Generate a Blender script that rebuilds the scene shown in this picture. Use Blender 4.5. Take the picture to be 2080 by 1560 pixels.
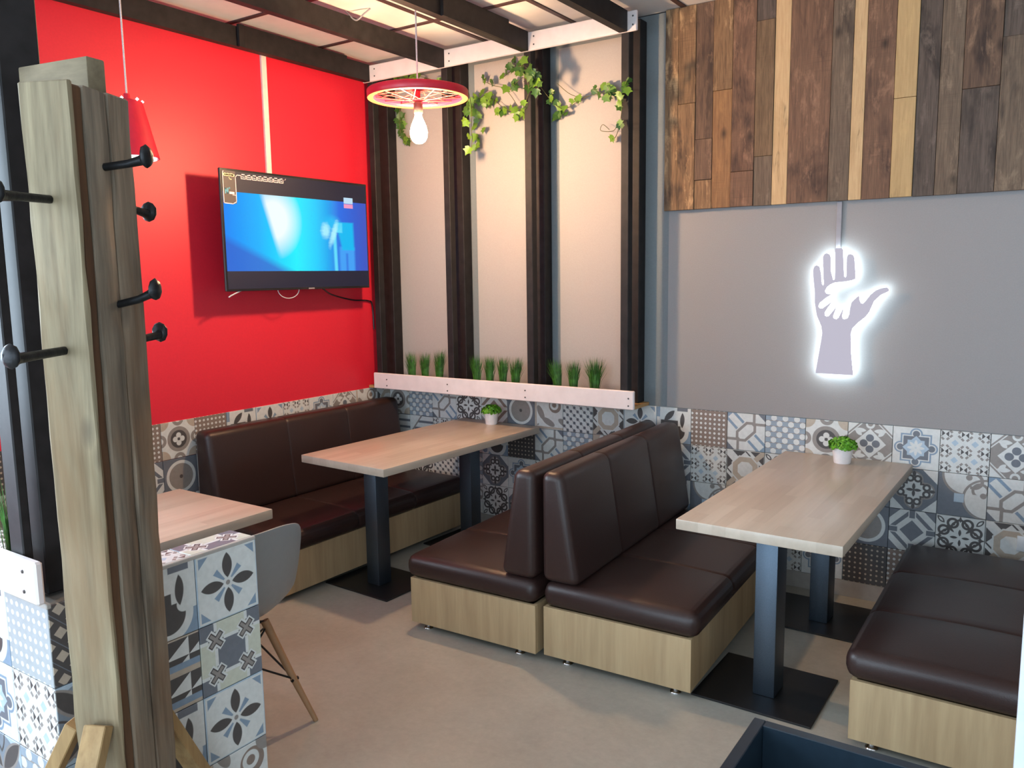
import bpy, bmesh, math, random
from mathutils import Vector, Matrix
random.seed(7)
PI = math.pi
for _o in list(bpy.data.objects):
    bpy.data.objects.remove(_o)
SC = bpy.context.scene
COL = SC.collection
G = 0.036          # floor level

# ------------------------------------------------------------------ camera, light, exposure
cam_d = bpy.data.cameras.new('camera')
cam = bpy.data.objects.new('camera', cam_d)
COL.objects.link(cam)
YAW, PITCH, ROLL, F = 0.59286, 0.131756, -0.014160, 1662.5
_f = Vector((-math.sin(YAW)*math.cos(PITCH), math.cos(YAW)*math.cos(PITCH), -math.sin(PITCH)))
_r = Vector((math.cos(YAW), math.sin(YAW), 0))
_u = _r.cross(_f)
_r2 = _r*math.cos(ROLL) + _u*math.sin(ROLL)
_u2 = -_r*math.sin(ROLL) + _u*math.cos(ROLL)
M = Matrix((( _r2.x, _u2.x, -_f.x, 3.8087), (_r2.y, _u2.y, -_f.y, -4.1542), (_r2.z, _u2.z, -_f.z, 1.6402), (0, 0, 0, 1)))
cam.matrix_world = M
cam_d.sensor_width = 36.0
cam_d.lens = 36.0*F/2080.0
cam_d.clip_start = 0.05
SC.camera = cam

SC.view_settings.view_transform = 'Standard'
SC.view_settings.look = 'None'
SC.view_settings.gamma = 1.0
SC.view_settings.use_curve_mapping = False
SC.view_settings.exposure = 0.0

world = bpy.data.worlds.new('world')
SC.world = world
world.use_nodes = True
_bg = world.node_tree.nodes['Background']
_bg.inputs['Color'].default_value = (0.72, 0.86, 1.0, 1)
_bg.inputs['Strength'].default_value = 0.9

def area(name, loc, rot, sx, sy, power, color):
    l = bpy.data.lights.new(name, 'AREA')
    l.shape = 'RECTANGLE'; l.size = sx; l.size_y = sy; l.energy = power; l.color = color
    o = bpy.data.objects.new(name, l); COL.objects.link(o)
    o.location = loc; o.rotation_euler = rot
    return o
# daylight entering through the two shop windows behind the camera
area('window_daylight', (1.55, -6.45, 1.55), (PI/2, 0, 0), 2.5, 2.3, 125, (0.66, 0.84, 1.0))
area('window_daylight_right', (5.2, -6.45, 1.55), (PI/2, 0, 0), 2.6, 2.3, 110, (0.66, 0.84, 1.0))
area('window_daylight_left', (-0.45, -4.2, 1.8), (0, -PI/2, 0), 1.6, 3.3, 300, (0.68, 0.85, 1.0))

# ------------------------------------------------------------------ node helpers
def lin(h):
    h = h.lstrip('#')
    v = [int(h[i:i+2], 16)/255 for i in (0, 2, 4)]
    return tuple(((c+0.055)/1.055)**2.4 if c > 0.04045 else c/12.92 for c in v) + (1.0,)

class V:
    __slots__ = ('t', 's')
    def __init__(self, t, s): self.t = t; self.s = s
    def _m(self, op, *a, clamp=False):
        return mth(self.t, op, self, *a, clamp=clamp)
    def __add__(self, o): return self._m('ADD', o)
    __radd__ = __add__
    def __sub__(self, o): return self._m('SUBTRACT', o)
    def __rsub__(self, o): return mth(self.t, 'SUBTRACT', o, self)
    def __mul__(self, o): return self._m('MULTIPLY', o)
    __rmul__ = __mul__
    def __truediv__(self, o): return self._m('DIVIDE', o)
    def __neg__(self): return self._m('MULTIPLY', -1.0)
    def __abs__(self): return self._m('ABSOLUTE')
def mth(t, op, *a, clamp=False):
    n = t.nodes.new('ShaderNodeMath'); n.operation = op; n.use_clamp = clamp
    for i, x in enumerate(a):
        if isinstance(x, V): t.links.new(x.s, n.inputs[i])
        else: n.inputs[i].default_value = x
    return V(t, n.outputs[0])
def vmax(a, *r):
    for b in r: a = a._m('MAXIMUM', b) if isinstance(a, V) else b._m('MAXIMUM', a)
    return a
def vmin(a, *r):
    for b in r: a = a._m('MINIMUM', b) if isinstance(a, V) else b._m('MINIMUM', a)
    return a
def hyp(a, b):
    return (a*a + b*b)._m('SQRT')
def fract(a): return a._m('FRACT')
def circ(x, y, r): return hyp(x, y) - r
def ring(d, w): return abs(d) - w
def box(x, y, a, b): return vmax(abs(x)-a, abs(y)-b)
def leaf(x, y, L, W):            # vesica along x
    R = (L*L+W*W)/(2*W)
    return hyp(x, abs(y)+(R-W)) - R
def mask(d, w=0.02):
    return mth(d.t, 'MULTIPLY_ADD', d, -1.0/w, 0.5, clamp=True)
def rgb(t, c):
    n = t.nodes.new('ShaderNodeRGB'); n.outputs[0].default_value = c if len(c) == 4 else tuple(c)+(1,)
    return n.outputs[0]
def mixc(t, fac, a, b, blend='MIX'):
    n = t.nodes.new('ShaderNodeMix'); n.data_type = 'RGBA'; n.blend_type = blend
    for i, x in ((0, fac), (6, a), (7, b)):
        if isinstance(x, V): t.links.new(x.s, n.inputs[i])
        elif isinstance(x, (int, float)): n.inputs[i].default_value = x
        elif isinstance(x, tuple): n.inputs[i].default_value = x if len(x) == 4 else x+(1,)
        else: t.links.new(x, n.inputs[i])
    return n.outputs[2]
def newmat(name):
    m = bpy.data.materials.new(name); m.use_nodes = True
    t = m.node_tree; b = t.nodes['Principled BSDF']
    return m, t, b
def setp(b, **k):
    names = dict(col='Base Color', rough='Roughness', metal='Metallic', spec='Specular IOR Level', em='Emission Color', es='Emission Strength', coat='Coat Weight', sss='Subsurface Weight')
    for a, v in k.items(): b.inputs[names[a]].default_value = v
def noise(t, vec, scale, detail=3, rough=0.55, dist=0.0):
    n = t.nodes.new('ShaderNodeTexNoise')
    n.inputs['Scale'].default_value = scale; n.inputs['Detail'].default_value = detail
    n.inputs['Roughness'].default_value = rough; n.inputs['Distortion'].default_value = dist
    if vec is not None: t.links.new(vec, n.inputs['Vector'])
    return n
def objvec(t, sc=(1, 1, 1), rnd=True):
    tc = t.nodes.new('ShaderNodeTexCoord'); mp = t.nodes.new('ShaderNodeMapping')
    mp.inputs['Scale'].default_value = sc
    src = tc.outputs['Object']
    if rnd:
        oi = t.nodes.new('ShaderNodeObjectInfo')
        va = t.nodes.new('ShaderNodeVectorMath'); va.operation = 'MULTIPLY_ADD'
        cb = t.nodes.new('ShaderNodeCombineXYZ')
        for i in range(3): t.links.new(oi.outputs['Random'], cb.inputs[i])
        t.links.new(cb.outputs[0], va.inputs[0]); va.inputs[1].default_value = (13.7, 7.3, 21.1)
        t.links.new(src, va.inputs[2]); src = va.outputs[0]
    t.links.new(src, mp.inputs['Vector'])
    return mp.outputs[0]
def ramp(t, fac, stops):
    n = t.nodes.new('ShaderNodeValToRGB'); e = n.color_ramp.elements
    while len(e) < len(stops): e.new(0.5)
    for i, (p, c) in enumerate(stops):
        e[i].position = p; e[i].color = c if len(c) == 4 else tuple(c)+(1,)
    t.links.new(fac, n.inputs[0])
    return n.outputs[0]
def bump(t, b, h, strength=0.2, dist=0.01):
    n = t.nodes.new('ShaderNodeBump'); n.inputs['Strength'].default_value = strength; n.inputs['Distance'].default_value = dist
    t.links.new(h, n.inputs['Height']); t.links.new(n.outputs[0], b.inputs['Normal'])

def plain(name, c, rough=0.5, metal=0.0, var=0.06, nscale=30, bmp=0.0, spec=0.5):
    m, t, b = newmat(name)
    c = lin(c) if isinstance(c, str) else tuple(c)+(1,)*(4-len(c))
    setp(b, rough=rough, metal=metal, spec=spec)
    n = noise(t, objvec(t), nscale, 3)
    lo = tuple(x*(1-var) for x in c[:3]); hi = tuple(min(1, x*(1+var)) for x in c[:3])
    t.links.new(ramp(t, n.outputs[0], [(0.3, lo), (0.7, hi)]), b.inputs['Base Color'])
    if bmp: bump(t, b, n.outputs[0], bmp, 0.004)
    return m
def emit(name, c, s):
    m, t, b = newmat(name)
    c = lin(c) if isinstance(c, str) else tuple(c)+(1,)*(4-len(c))
    setp(b, col=(0, 0, 0, 1), em=c, es=s, rough=0.6)
    return m
def wood(name, c1, c2, c3=None, axis='z', stretch=14, scale=2.2, rough=0.6, blotch=0.5, bmp=0.25, spots=0.0, c4=None):
    """long grain along an axis; c1 dark, c2 light, c3 blotch colour"""
    m, t, b = newmat(name)
    a = {'x': (1/stretch, 1, 1), 'y': (1, 1/stretch, 1), 'z': (1, 1, 1/stretch)}[axis]
    v1 = objvec(t, tuple(k*scale*8 for k in a)); v2 = objvec(t, tuple(k*scale*30 for k in a)); v3 = objvec(t, tuple(min(1, k*3)*scale*1.6 for k in a))
    n1 = noise(t, v1, 1.0, 5, 0.6, 0.6); n2 = noise(t, v2, 1.0, 3, 0.6); n3 = noise(t, v3, 1.4, 4, 0.6, 0.3)
    g = V(t, n1.outputs[0])*0.65 + V(t, n2.outputs[0])*0.35
    c1, c2 = (lin(x) for x in (c1, c2))
    col = ramp(t, g.s, [(0.36, c1), (0.66, c2)])
    if c3:
        c3 = lin(c3)
        bl = ramp(t, n3.outputs[0], [(0.47, (0, 0, 0, 1)), (0.66, (1, 1, 1, 1))])
        f = t.nodes.new('ShaderNodeMath'); f.operation = 'MULTIPLY'; t.links.new(bl, f.inputs[0]); f.inputs[1].default_value = blotch
        col = mixc(t, V(t, f.outputs[0]), col, c3)
    if c4:
        n4 = noise(t, v3, 2.3, 3, 0.5, 0.4)
        f4 = mth(t, 'MULTIPLY_ADD', V(t, n4.outputs[0]), 7.0, -4.1, clamp=True)*0.7
        col = mixc(t, f4, col, lin(c4))
    if spots:                                    # knots
        vo = t.nodes.new('ShaderNodeTexVoronoi'); vo.inputs['Scale'].default_value = 1.0
        sv = objvec(t, tuple((7.0 if k > 0.5 else 3.4) for k in a)); t.links.new(sv, vo.inputs['Vector'])
        f5 = mth(t, 'MULTIPLY_ADD', V(t, vo.outputs['Distance']), -9.0, 1.35, clamp=True)*spots
        col = mixc(t, f5, col, (0.018, 0.010, 0.007, 1))
    t.links.new(col, b.inputs['Base Color'])
    setp(b, rough=rough)
    if bmp: bump(t, b, g.s, bmp, 0.004)
    return m

# ------------------------------------------------------------------ patterned tile materials
W_ = lin('d0d1ce'); DK = lin('4e4a49'); GR = lin('8d8681'); BL = lin('8093a6'); BE = lin('b3a595'); LB = lin('a9bac8'); BR = lin('85756b'); SL = lin('6b6f77')
TILE = {}
def pattern(name):
    def deco(fn):
        def build():
            m, t, b = newmat('tile_'+name)
            tc = t.nodes.new('ShaderNodeTexCoord'); sp = t.nodes.new('ShaderNodeSeparateXYZ')
            t.links.new(tc.outputs['UV'], sp.inputs[0])
            u = V(t, sp.outputs[0])*2.0 - 1.0; v = V(t, sp.outputs[1])*2.0 - 1.0
            base, layers = fn(u, v)
            col = base if not isinstance(base, tuple) else rgb(t, base)
            for d, c in layers: col = mixc(t, mask(d), col, c)
            n = noise(t, objvec(t), 60, 2)
            col = mixc(t, 0.25, col, mixc(t, 1.0, col, ramp(t, n.outputs[0], [(0.3, (0.6, 0.6, 0.6, 1)), (0.7, (1, 1, 1, 1))]), 'MULTIPLY'))
            t.links.new(col, b.inputs['Base Color']); setp(b, rough=0.42)
            return m
        TILE[name] = build()
        return fn
    return deco
def fold(u, v):
    ax, ay = abs(u), abs(v)
    return ax, ay, vmax(ax, ay), vmin(ax, ay)
def diag(u, v): return (u+v)*0.7071, (u-v)*0.7071

@pattern('flower')
def _(u, v):
    ax, ay, mx, mn = fold(u, v); p, q = diag(ax, ay)
    dr = vmax(abs(q)-p*0.17+0.0, abs(p-0.36)-0.2)
    cor = vmax(1.5-(ax+ay), mx-0.9)
    return W_, [(leaf(mx-0.5, mn, 0.36, 0.16), DK), (dr, BL), (circ(u, v, 0.07), GR), (cor, BL), (0.955-mx, LB)]
@pattern('scroll')
def _(u, v):
    r = hyp(u-0.15, v+0.35)
    L = [(vmax(0.72-r, v+0.3), BL), (vmax(ring(r-0.64, 0.085), v+0.25), W_), (vmax(r-0.5, v+0.05), DK), (box(u+0.25, v-0.05, 0.5, 0.2), DK), (circ(u+0.1, v+0.02, 0.2), DK), (circ(u+0.55, v+0.22, 0.3), W_), (circ(u-0.62, v+0.12, 0.22), W_)]
    p, q = diag(u+0.25, v-0.5); L += [(leaf(p, q, 0.42, 0.16), DK)]
    L += [(leaf(v-0.28+(u-0.5)*-0.35, u-0.5, 0.42, 0.13), DK)]
    L += [(ring(circ(u+0.75, v+0.75, 0.25), 0.07), W_), (box(u-0.5, v-0.92, 0.3, 0.14), SL), (box(u+0.92, v-0.7, 0.12, 0.3), BL)]
    return W_, L
@pattern('dots')
def _(u, v):
    a, b = fract(u*4.0+0.25)-0.5, fract(v*4.0+0.5)-0.5
    return BR, [(circ(a, b, 0.26), W_)]
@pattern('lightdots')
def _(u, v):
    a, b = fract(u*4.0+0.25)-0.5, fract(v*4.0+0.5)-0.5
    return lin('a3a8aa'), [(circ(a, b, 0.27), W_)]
@pattern('darkdots')
def _(u, v):
    a, b = fract(u*4.0+0.25)-0.5, fract(v*4.0+0.5)-0.5
    return DK, [(circ(a, b, 0.2), BE)]
@pattern('chain')
def _(u, v):
    p0 = u+v; s = p0._m('SIGN'); uu, vv = u*s, v*s
    p, q = diag(u, v); ap, aq = abs(p), abs(q)
    oc = vmax(ap-0.56, aq-0.3, (ap+aq)*0.7071-0.46)
    st = vmax(abs(ap-0.24)-0.07, 0.42-aq)
    ln = vmin(box(uu-0.42, vv-0.8, 0.07, 0.36), box(uu-0.8, vv-0.42, 0.36, 0.07))
    return W_, [(st, BL), (1.18-aq, BL), (1.12-ap, SL), (ln, GR), (ring(oc, 0.07), GR)]
@pattern('polka')
def _(u, v):
    a, b = fract((u+v)*1.75)-0.5, fract((u-v)*1.75)-0.5
    c, d = fract(u*3.5/1.0)-0.5, fract(v*3.5)-0.5
    return lin('8f9ca8'), [(box(c, d, 0.5, 0.08), GR), (circ(a, b, 0.36), W_)]
@pattern('medal')
def _(u, v):
    ax, ay, mx, mn = fold(u, v); r = hyp(u, v)
    return W_, [(circ(ax-1.0, ay-1.0, 0.48), BE), (ring(hyp(mx-1.05, mn)-0.25, 0.09), GR), (r-0.66, GR), (r-0.47, DK), (circ(mx-0.2, mn, 0.145), W_), (r-0.08, DK)]
@pattern('leaf_diamond')
def _(u, v):
    ax, ay, mx, mn = fold(u, v); p, q = diag(ax, ay)
    s = ax+ay
    return GR, [(1.3-s, W_), (ring(s-1.42, 0.05), GR), (leaf(ax-0.45, ay-0.62, 0.28, 0.11), W_), (leaf(p-0.72, q, 0.2, 0.1), W_), (circ(ax, ay-0.92, 0.2), W_), (circ(ax, ay-0.95, 0.12), GR), (s-0.72, W_), (circ(mx-0.27, mn, 0.18), SL), (s-0.09, W_)]
@pattern('star_frame')
def _(u, v):
    ax, ay, mx, mn = fold(u, v)
    d = vmin(mx-0.66, hyp(mx-0.66, mn)-0.27)
    s8 = vmin(mx-0.36, (ax+ay)*0.7071-0.4)
    fl = vmin(leaf(mx-0.2, mn, 0.18, 0.07), leaf((ax+ay)*0.7071-0.2, abs(ax-ay)*0.7071, 0.18, 0.07))
    return W_, [(d, BL), (d+0.07, W_), (d+0.12, SL), (s8, LB), (fl, W_)]
@pattern('geometric')
def _(u, v):
    c, d = fract(u*1.25+0.5)*2.0-1.0, fract(v*1.25+0.5)*2.0-1.0
    ax, ay, mx, mn = fold(c, d); s = ax+ay
    b1 = vmax(abs(s-0.84)-0.17, abs(ax-ay)-0.56)
    b2 = vmax(abs(s-1.24)-0.1, abs(ax-ay)-0.3)
    return W_, [(1.62-s, LB), (b1, GR), (b2, W_), (vmax(abs(ax-ay)-0.06, abs(s-0.84)-0.17), W_), (mx-0.36, W_), (vmax(mx-0.36, ay-ax), DK), (vmax(abs(c-d)-0.06, mx-0.36), W_)]
@pattern('swirl')
def _(u, v):
    r1 = hyp(u-0.1, v-0.95); r2 = hyp(u-0.95, v+0.1)
    return SL, [(u+v-(-0.2)-0.0 + 0.0 - 0.0 + 2.2*0 - 0.0, SL), (0.15-(u+v)*0.7071, W_), (r1-0.95, GR), (r1-0.85, W_), (r2-0.95, GR), (r2-0.85, W_), (box(u+0.12, v+0.12, 0.2, 0.2), LB), (vmax(ring(hyp(u-0.45, v-0.72)-0.32, 0.07), -(u-0.3)), GR), (circ(u-0.25, v-0.86, 0.13), GR), (vmax(ring(hyp(u-0.72, v-0.3)-0.3, 0.06), -(v-0.1)), GR), (circ(u-0.84, v-0.08, 0.13), GR)]
@pattern('ornate')
def _(u, v):
    ax, ay, mx, mn = fold(u, v); p, q = diag(ax, ay)
    return W_, [(ring(circ(mx-0.66, mn-0.3, 0.2), 0.055), DK), (circ(mx-0.62, mn-0.27, 0.07), DK), (vmax(ring(hyp(mx-0.2, mn+0.3)-0.72, 0.05), 0.2-mx), DK), (leaf(p-1.12, q, 0.22, 0.1), DK), (leaf(p-1.12, q, 0.13, 0.045), W_), (leaf(p-0.55, q, 0.22, 0.06), DK), (leaf(mx-0.24, mn, 0.16, 0.06), DK), (leaf(mx-0.86, mn, 0.14, 0.05), DK)]
@pattern('octagon')
def _(u, v):
    ax, ay, mx, mn = fold(u, v); s = (ax+ay)*0.7071; p, q = diag(u, v)
    oc = vmax(mx-0.52, s-0.54)
    ar = vmax(abs(q)-0.13, 0.5-abs(p))
    dk = vmax(0.66-s, mx-0.97, 0.2-abs(p), 0.07-abs(abs(p)-0.8))
    return W_, [(dk, DK), (vmax(abs(p)-0.08, 0.5-abs(q)), W_), (ar, BE), (ring(oc, 0.2), W_), (ring(oc, 0.13), BE)]
@pattern('cross')
def _(u, v):
    ax, ay, mx, mn = fold(u, v)
    d = vmin(hyp(mx-0.5, mn)-0.4, mx-0.42)
    return SL, [(1.35-(ax+ay), W_), (d, GR), (d+0.08, W_), (ring(circ(mx-0.55, mn-0.16, 0.13), 0.05), DK), (leaf(mx-0.78, mn, 0.14, 0.08), DK), (leaf(mx-0.16, mn, 0.17, 0.07), DK), (vmax(ring(mn-0.3, 0.04), mx-0.45), DK)]
@pattern('maze')
def _(u, v):
    ax, ay, mx, mn = fold(u, v); s = ax+ay; p, q = diag(u, v)
    b1 = vmax(ring(s-0.98, 0.12), 0.16-mn)
    return W_, [(s-0.52, SL), (b1, SL), (vmax(ring(mn, 0.12), 0.62-mx), SL), (1.5-s, SL)]
@pattern('maze_beige')
def _(u, v):
    ax, ay, mx, mn = fold(u, v); s = ax+ay
    return W_, [(s-0.5, BR), (ring(s-1.0, 0.13), BR), (vmax(ring(mn, 0.1), 0.6-mx), W_), (1.5-s, GR)]
@pattern('ring')
def _(u, v):
    r = hyp(u, v)
    return SL, [(r-0.86, W_), (r-0.7, GR), (r-0.1, DK)]
@pattern('beads')
def _(u, v):
    a, b = vmax(-u, -v), vmin(-u, -v)
    w = fract(vmin(u, v)*0.0 + (u-v)*1.1)-0.5
    return W_, [(vmax(circ(abs(fract((u+v)*0.9)-0.5)*1.0, (vmin(u, v)+0.55)*1.1, 0.3), (vmin(u, v)+0.55)-0.3), GR), (ring(vmin(u, v)+0.9, 0.06), BE), (circ(u-0.45, v-0.45, 0.42), BR), (ring(circ(u-0.4, v-0.5, 0.22), 0.07), W_), (circ(u-0.95, v-0.95, 0.35), GR)]
@pattern('smalldots')
def _(u, v):
    a, b = fract((u+v)*2.2)-0.5, fract((u-v)*2.2)-0.5
    return W_, [(circ(a, b, 0.29), SL), (circ(a, b, 0.12), DK), (vmax(abs(a)-0.06, 0.3-abs(b)), GR)]
@pattern('star_cross')
def _(u, v):
    c, d = fract(u*1.0)*2.0-1.0, fract(v*1.0)*2.0-1.0
    par = fract((mth(u.t, 'FLOOR', u)+mth(u.t, 'FLOOR', v))*0.5)*4.0 - 1.0
    par2 = fract((mth(u.t, 'ROUND', u)+mth(u.t, 'ROUND', v))*0.5) - 0.25
    p, q = diag(c, d); ap, aq = abs(p), abs(q)
    x = vmin(vmax(ap-0.55, aq-0.16), vmax(aq-0.55, ap-0.16))
    ax, ay = abs(c), abs(d)
    wl = ring(abs(ax-1.0)+abs(ay), 0.0)
    st = vmin(vmax(ap-0.62, aq-0.27), vmax(aq-0.62, ap-0.27))
    cr = vmin(vmax(ax-0.1, 0.5-ay), vmax(ay-0.1, 0.5-ax))
    beg = lin('c3c4b4')
    return SL, [(-par2*1.0, beg), (st, W_), (cr, W_), (x, DK), (x+0.07, GR)]
@pattern('triangles')
def _(u, v):
    a = fract(v*1.0+0.05); b = fract(u*1.5)
    tri = a*1.25 - b - 0.45
    c = fract(v*2.0+0.1)*1.0; t1 = c - fract(u*1.5+0.5*0)
    return W_, [(fract(u*1.5)-c, DK), (vmax(a-0.34), BL), (a-0.16, BE)]
@pattern('diamonds')
def _(u, v):
    a, b = fract((u+v)*1.75)-0.5, fract((u-v)*1.75)-0.5
    return DK, [(vmax(abs(a), abs(b))-0.27, BE), (vmax(ring(a-0.48, 0.03)), SL)]
@pattern('petals')
def _(u, v):
    ax, ay, mx, mn = fold(u, v); p, q = diag(ax, ay)
    return lin('7b858f'), [(1.0-hyp(mx-0.0, mn), LB), (leaf(p-0.7, q, 0.7, 0.27), GR), (leaf(p-0.7, q, 0.64, 0.2), DK), (ring(leaf(mx-1.0, mn*1.0, 0.5, 0.2), 0.03), DK)]
@pattern('stripes')
def _(u, v):
    a = fract(v*2.2+0.2)
    ed = abs(v)*0.8-u-0.75
    return W_, [(vmax(ring(a-0.5, 0.17), ed), SL), (ring(ed, 0.07), GR)]
@pattern('plain')
def _(u, v):
    return lin('8d867c'), []

# ------------------------------------------------------------------ other materials
def glass_mat():
    m, t, b = newmat('window_glass')
    tr = t.nodes.new('ShaderNodeBsdfTransparent'); gl = t.nodes.new('ShaderNodeBsdfGlossy'); mx = t.nodes.new('ShaderNodeMixShader'); fr = t.nodes.new('ShaderNodeFresnel')
    gl.inputs['Roughness'].default_value = 0.02; fr.inputs['IOR'].default_value = 1.3
    t.links.new(fr.outputs[0], mx.inputs[0]); t.links.new(tr.outputs[0], mx.inputs[1]); t.links.new(gl.outputs[0], mx.inputs[2])
    t.links.new(mx.outputs[0], t.nodes['Material Output'].inputs['Surface'])
    return m
MAT = dict(
    red=plain('red_wall_paint', (0.66, 0.014, 0.036), 0.5, var=0.03, nscale=90, bmp=0.05),
    greyblue=plain('blue_grey_wall_paint', '70777a', 0.7, var=0.04, nscale=120, bmp=0.1),
    panel2=plain('mid_grey_wall_field', '8d8988', 0.75, var=0.03, nscale=160, bmp=0.12),  # darker grey for the right field of the back wall
    panel=plain('warm_grey_wall_paint', 'a59e99', 0.75, var=0.03, nscale=160, bmp=0.12),
    wallwhite=plain('white_wall_paint', 'c9c7c2', 0.8),
    ceil=plain('white_ceiling_panel', 'd9d3cf', 0.75, var=0.04, nscale=8),
    grout=plain('tile_grout', '77736d', 0.85),
    edge=plain('tile_edge_strip', 'a39d96', 0.6),
    black=plain('black_stained_timber', (0.014, 0.012, 0.0125), 0.58, var=0.35, nscale=20, bmp=0.1, spec=0.3),
    tbar=plain('dark_ceiling_bar', (0.06, 0.028, 0.028), 0.5),
    whitewood=plain('white_painted_board', 'ddd3d2', 0.5, var=0.05, nscale=14, bmp=0.08),
    screw=plain('dark_screw', (0.08, 0.075, 0.07), 0.4, 0.6),
    leather=plain('dark_brown_leather', (0.030, 0.0145, 0.0125), 0.38, var=0.12, nscale=240, bmp=0.12, spec=0.45),
    chrome=plain('chrome_metal', (0.75, 0.75, 0.77), 0.12, 1.0),
    paint=plain('black_metallic_powder_coat', (0.12, 0.155, 0.20), 0.48, 1.0, var=0.1, nscale=300),
    plate=plain('black_plate_metal', (0.008, 0.008, 0.009), 0.42, var=0.1, nscale=200),
    white=plain('white_plastic', 'c9d0d6', 0.35),
    pot=plain('white_ceramic', 'e6e2e2', 0.3),
    green=plain('bright_green_leaf', (0.10, 0.30, 0.012), 0.5, var=0.45, nscale=60),
    grass=plain('artificial_grass', (0.032, 0.125, 0.012), 0.55, var=0.5, nscale=40),
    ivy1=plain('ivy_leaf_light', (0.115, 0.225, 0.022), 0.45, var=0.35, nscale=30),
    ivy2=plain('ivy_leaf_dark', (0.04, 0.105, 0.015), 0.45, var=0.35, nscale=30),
    stem=plain('ivy_stem', (0.10, 0.09, 0.03), 0.6),
    tvblack=plain('tv_bezel', (0.012, 0.012, 0.014), 0.25),
    cord=plain('braided_white_cord', 'c9bfc0', 0.8, var=0.25, nscale=300),
    redmetal=plain('red_lacquered_metal', (0.55, 0.012, 0.035), 0.35),
    bare=plain('bulb_lit_rim_tint', (0.42, 0.10, 0.04), 0.5), spoke=plain('salmon_spokes', (0.40, 0.07, 0.06), 0.5),  # rim underside: bulb light on the red lacquer put into an orange colour
    socket=plain('dark_lamp_socket', (0.09, 0.06, 0.055), 0.5),
    shell=plain('light_grey_plastic', '8b8e90', 0.4, var=0.02),
    beech=plain('beech_leg', (0.36, 0.2, 0.1), 0.5),
    wire=plain('black_wire', (0.01, 0.01, 0.01), 0.4, 0.3),
    iron=plain('forged_black_iron', (0.018, 0.018, 0.02), 0.42, 0.6, var=0.3, nscale=60, bmp=0.3),
    boxblk=plain('black_box_lacquer', (0.013, 0.024, 0.036), 0.3, var=0.1),
    pebble=plain('white_pebbles', 'd5d5d2', 0.6),
    signface=emit('pale_lilac_backlit_acrylic', 'bcb8c8', 1.0),
    conduit=plain('grey_trunking', '8d8a8f', 0.6),
    conduitw=plain('white_trunking', 'd8cfc8', 0.5),
    ledge=plain('raw_pine_ledge', (0.42, 0.24, 0.09), 0.6),
    bulb=emit('warm_bulb_glow', (1.0, 0.64, 0.36), 950.0),
    glass=glass_mat(),
    led=emit('cool_led_glow', (0.86, 0.93, 1.0), 2.6),
    signled=emit('sign_led_glow', (0.74, 0.92, 1.0), 20.0),
)
def floor_mat():
    m, t, b = newmat('beige_floor')
    v = objvec(t, rnd=False)
    n1 = noise(t, v, 0.9, 4, 0.6); n2 = noise(t, v, 38, 4, 0.7); n3 = noise(t, v, 4, 3, 0.6)
    g = V(t, n1.outputs[0])*0.4 + V(t, n2.outputs[0])*0.3 + V(t, n3.outputs[0])*0.3
    t.links.new(ramp(t, g.s, [(0.35, lin('97948a')), (0.65, lin('b0ada2'))]), b.inputs['Base Color'])
    setp(b, rough=0.38); bump(t, b, n2.outputs[0], 0.03, 0.002)
    return m
MAT['floor'] = floor_mat()
def table_mat():
    m, t, b = newmat('oak_staves')
    tc = t.nodes.new('ShaderNodeTexCoord'); mp = t.nodes.new('ShaderNodeMapping')
    mp.inputs['Rotation'].default_value = (0, 0, PI/2)
    t.links.new(tc.outputs['Object'], mp.inputs[0])
    br = t.nodes.new('ShaderNodeTexBrick'); br.inputs['Scale'].default_value = 1.0
    br.inputs['Brick Width'].default_value = 0.42; br.inputs['Row Height'].default_value = 0.052; br.inputs['Mortar Size'].default_value = 0.0
    br.offset = 0.37
    br.inputs['Color1'].default_value = lin('c2b3a2'); br.inputs['Color2'].default_value = lin('b5a594')
    t.links.new(mp.outputs[0], br.inputs['Vector'])
    n = noise(t, objvec(t, (40, 3, 40)), 1.0, 4)
    col = mixc(t, 0.35, br.outputs[0], mixc(t, 1.0, br.outputs[0], ramp(t, n.outputs[0], [(0.3, (0.7, 0.68, 0.66, 1)), (0.7, (1, 1, 1, 1))]), 'MULTIPLY'))
    t.links.new(col, b.inputs['Base Color']); setp(b, rough=0.3)
    return m
MAT['table'] = table_mat()
MAT['laminate'] = wood('oak_laminate', 'a48a68', 'bfa680', 'b79b74', 'z', 14, 1.4, 0.5, 0.5, 0.05)
MAT['rack_pale'] = wood('weathered_pale_timber', '665a45', '978a6e', '7a5f40', 'z', 14, 2.4, 0.8, 0.7, 0.5, 0.6)
MAT['rack_dark'] = wood('weathered_dark_timber', '4d4439', '8d7d6a', '75573c', 'z', 14, 2.4, 0.75, 0.6, 0.5, 0.6)
MAT['rack_edge'] = wood('brown_bark_edge', '382312', '6e4a2b', '52361f', 'z', 12, 1.6, 0.8, 0.4, 0.4)
MAT['rack_block'] = wood('pale_timber_block', '5c513e', '85785f', None, 'x', 8, 1.6, 0.75)
MAT['brace'] = wood('golden_brace_timber', '7d5d36', 'a98a5c', '93815f', 'z', 8, 1.8, 0.7, 0.4, 0.3, 0.5)
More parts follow.
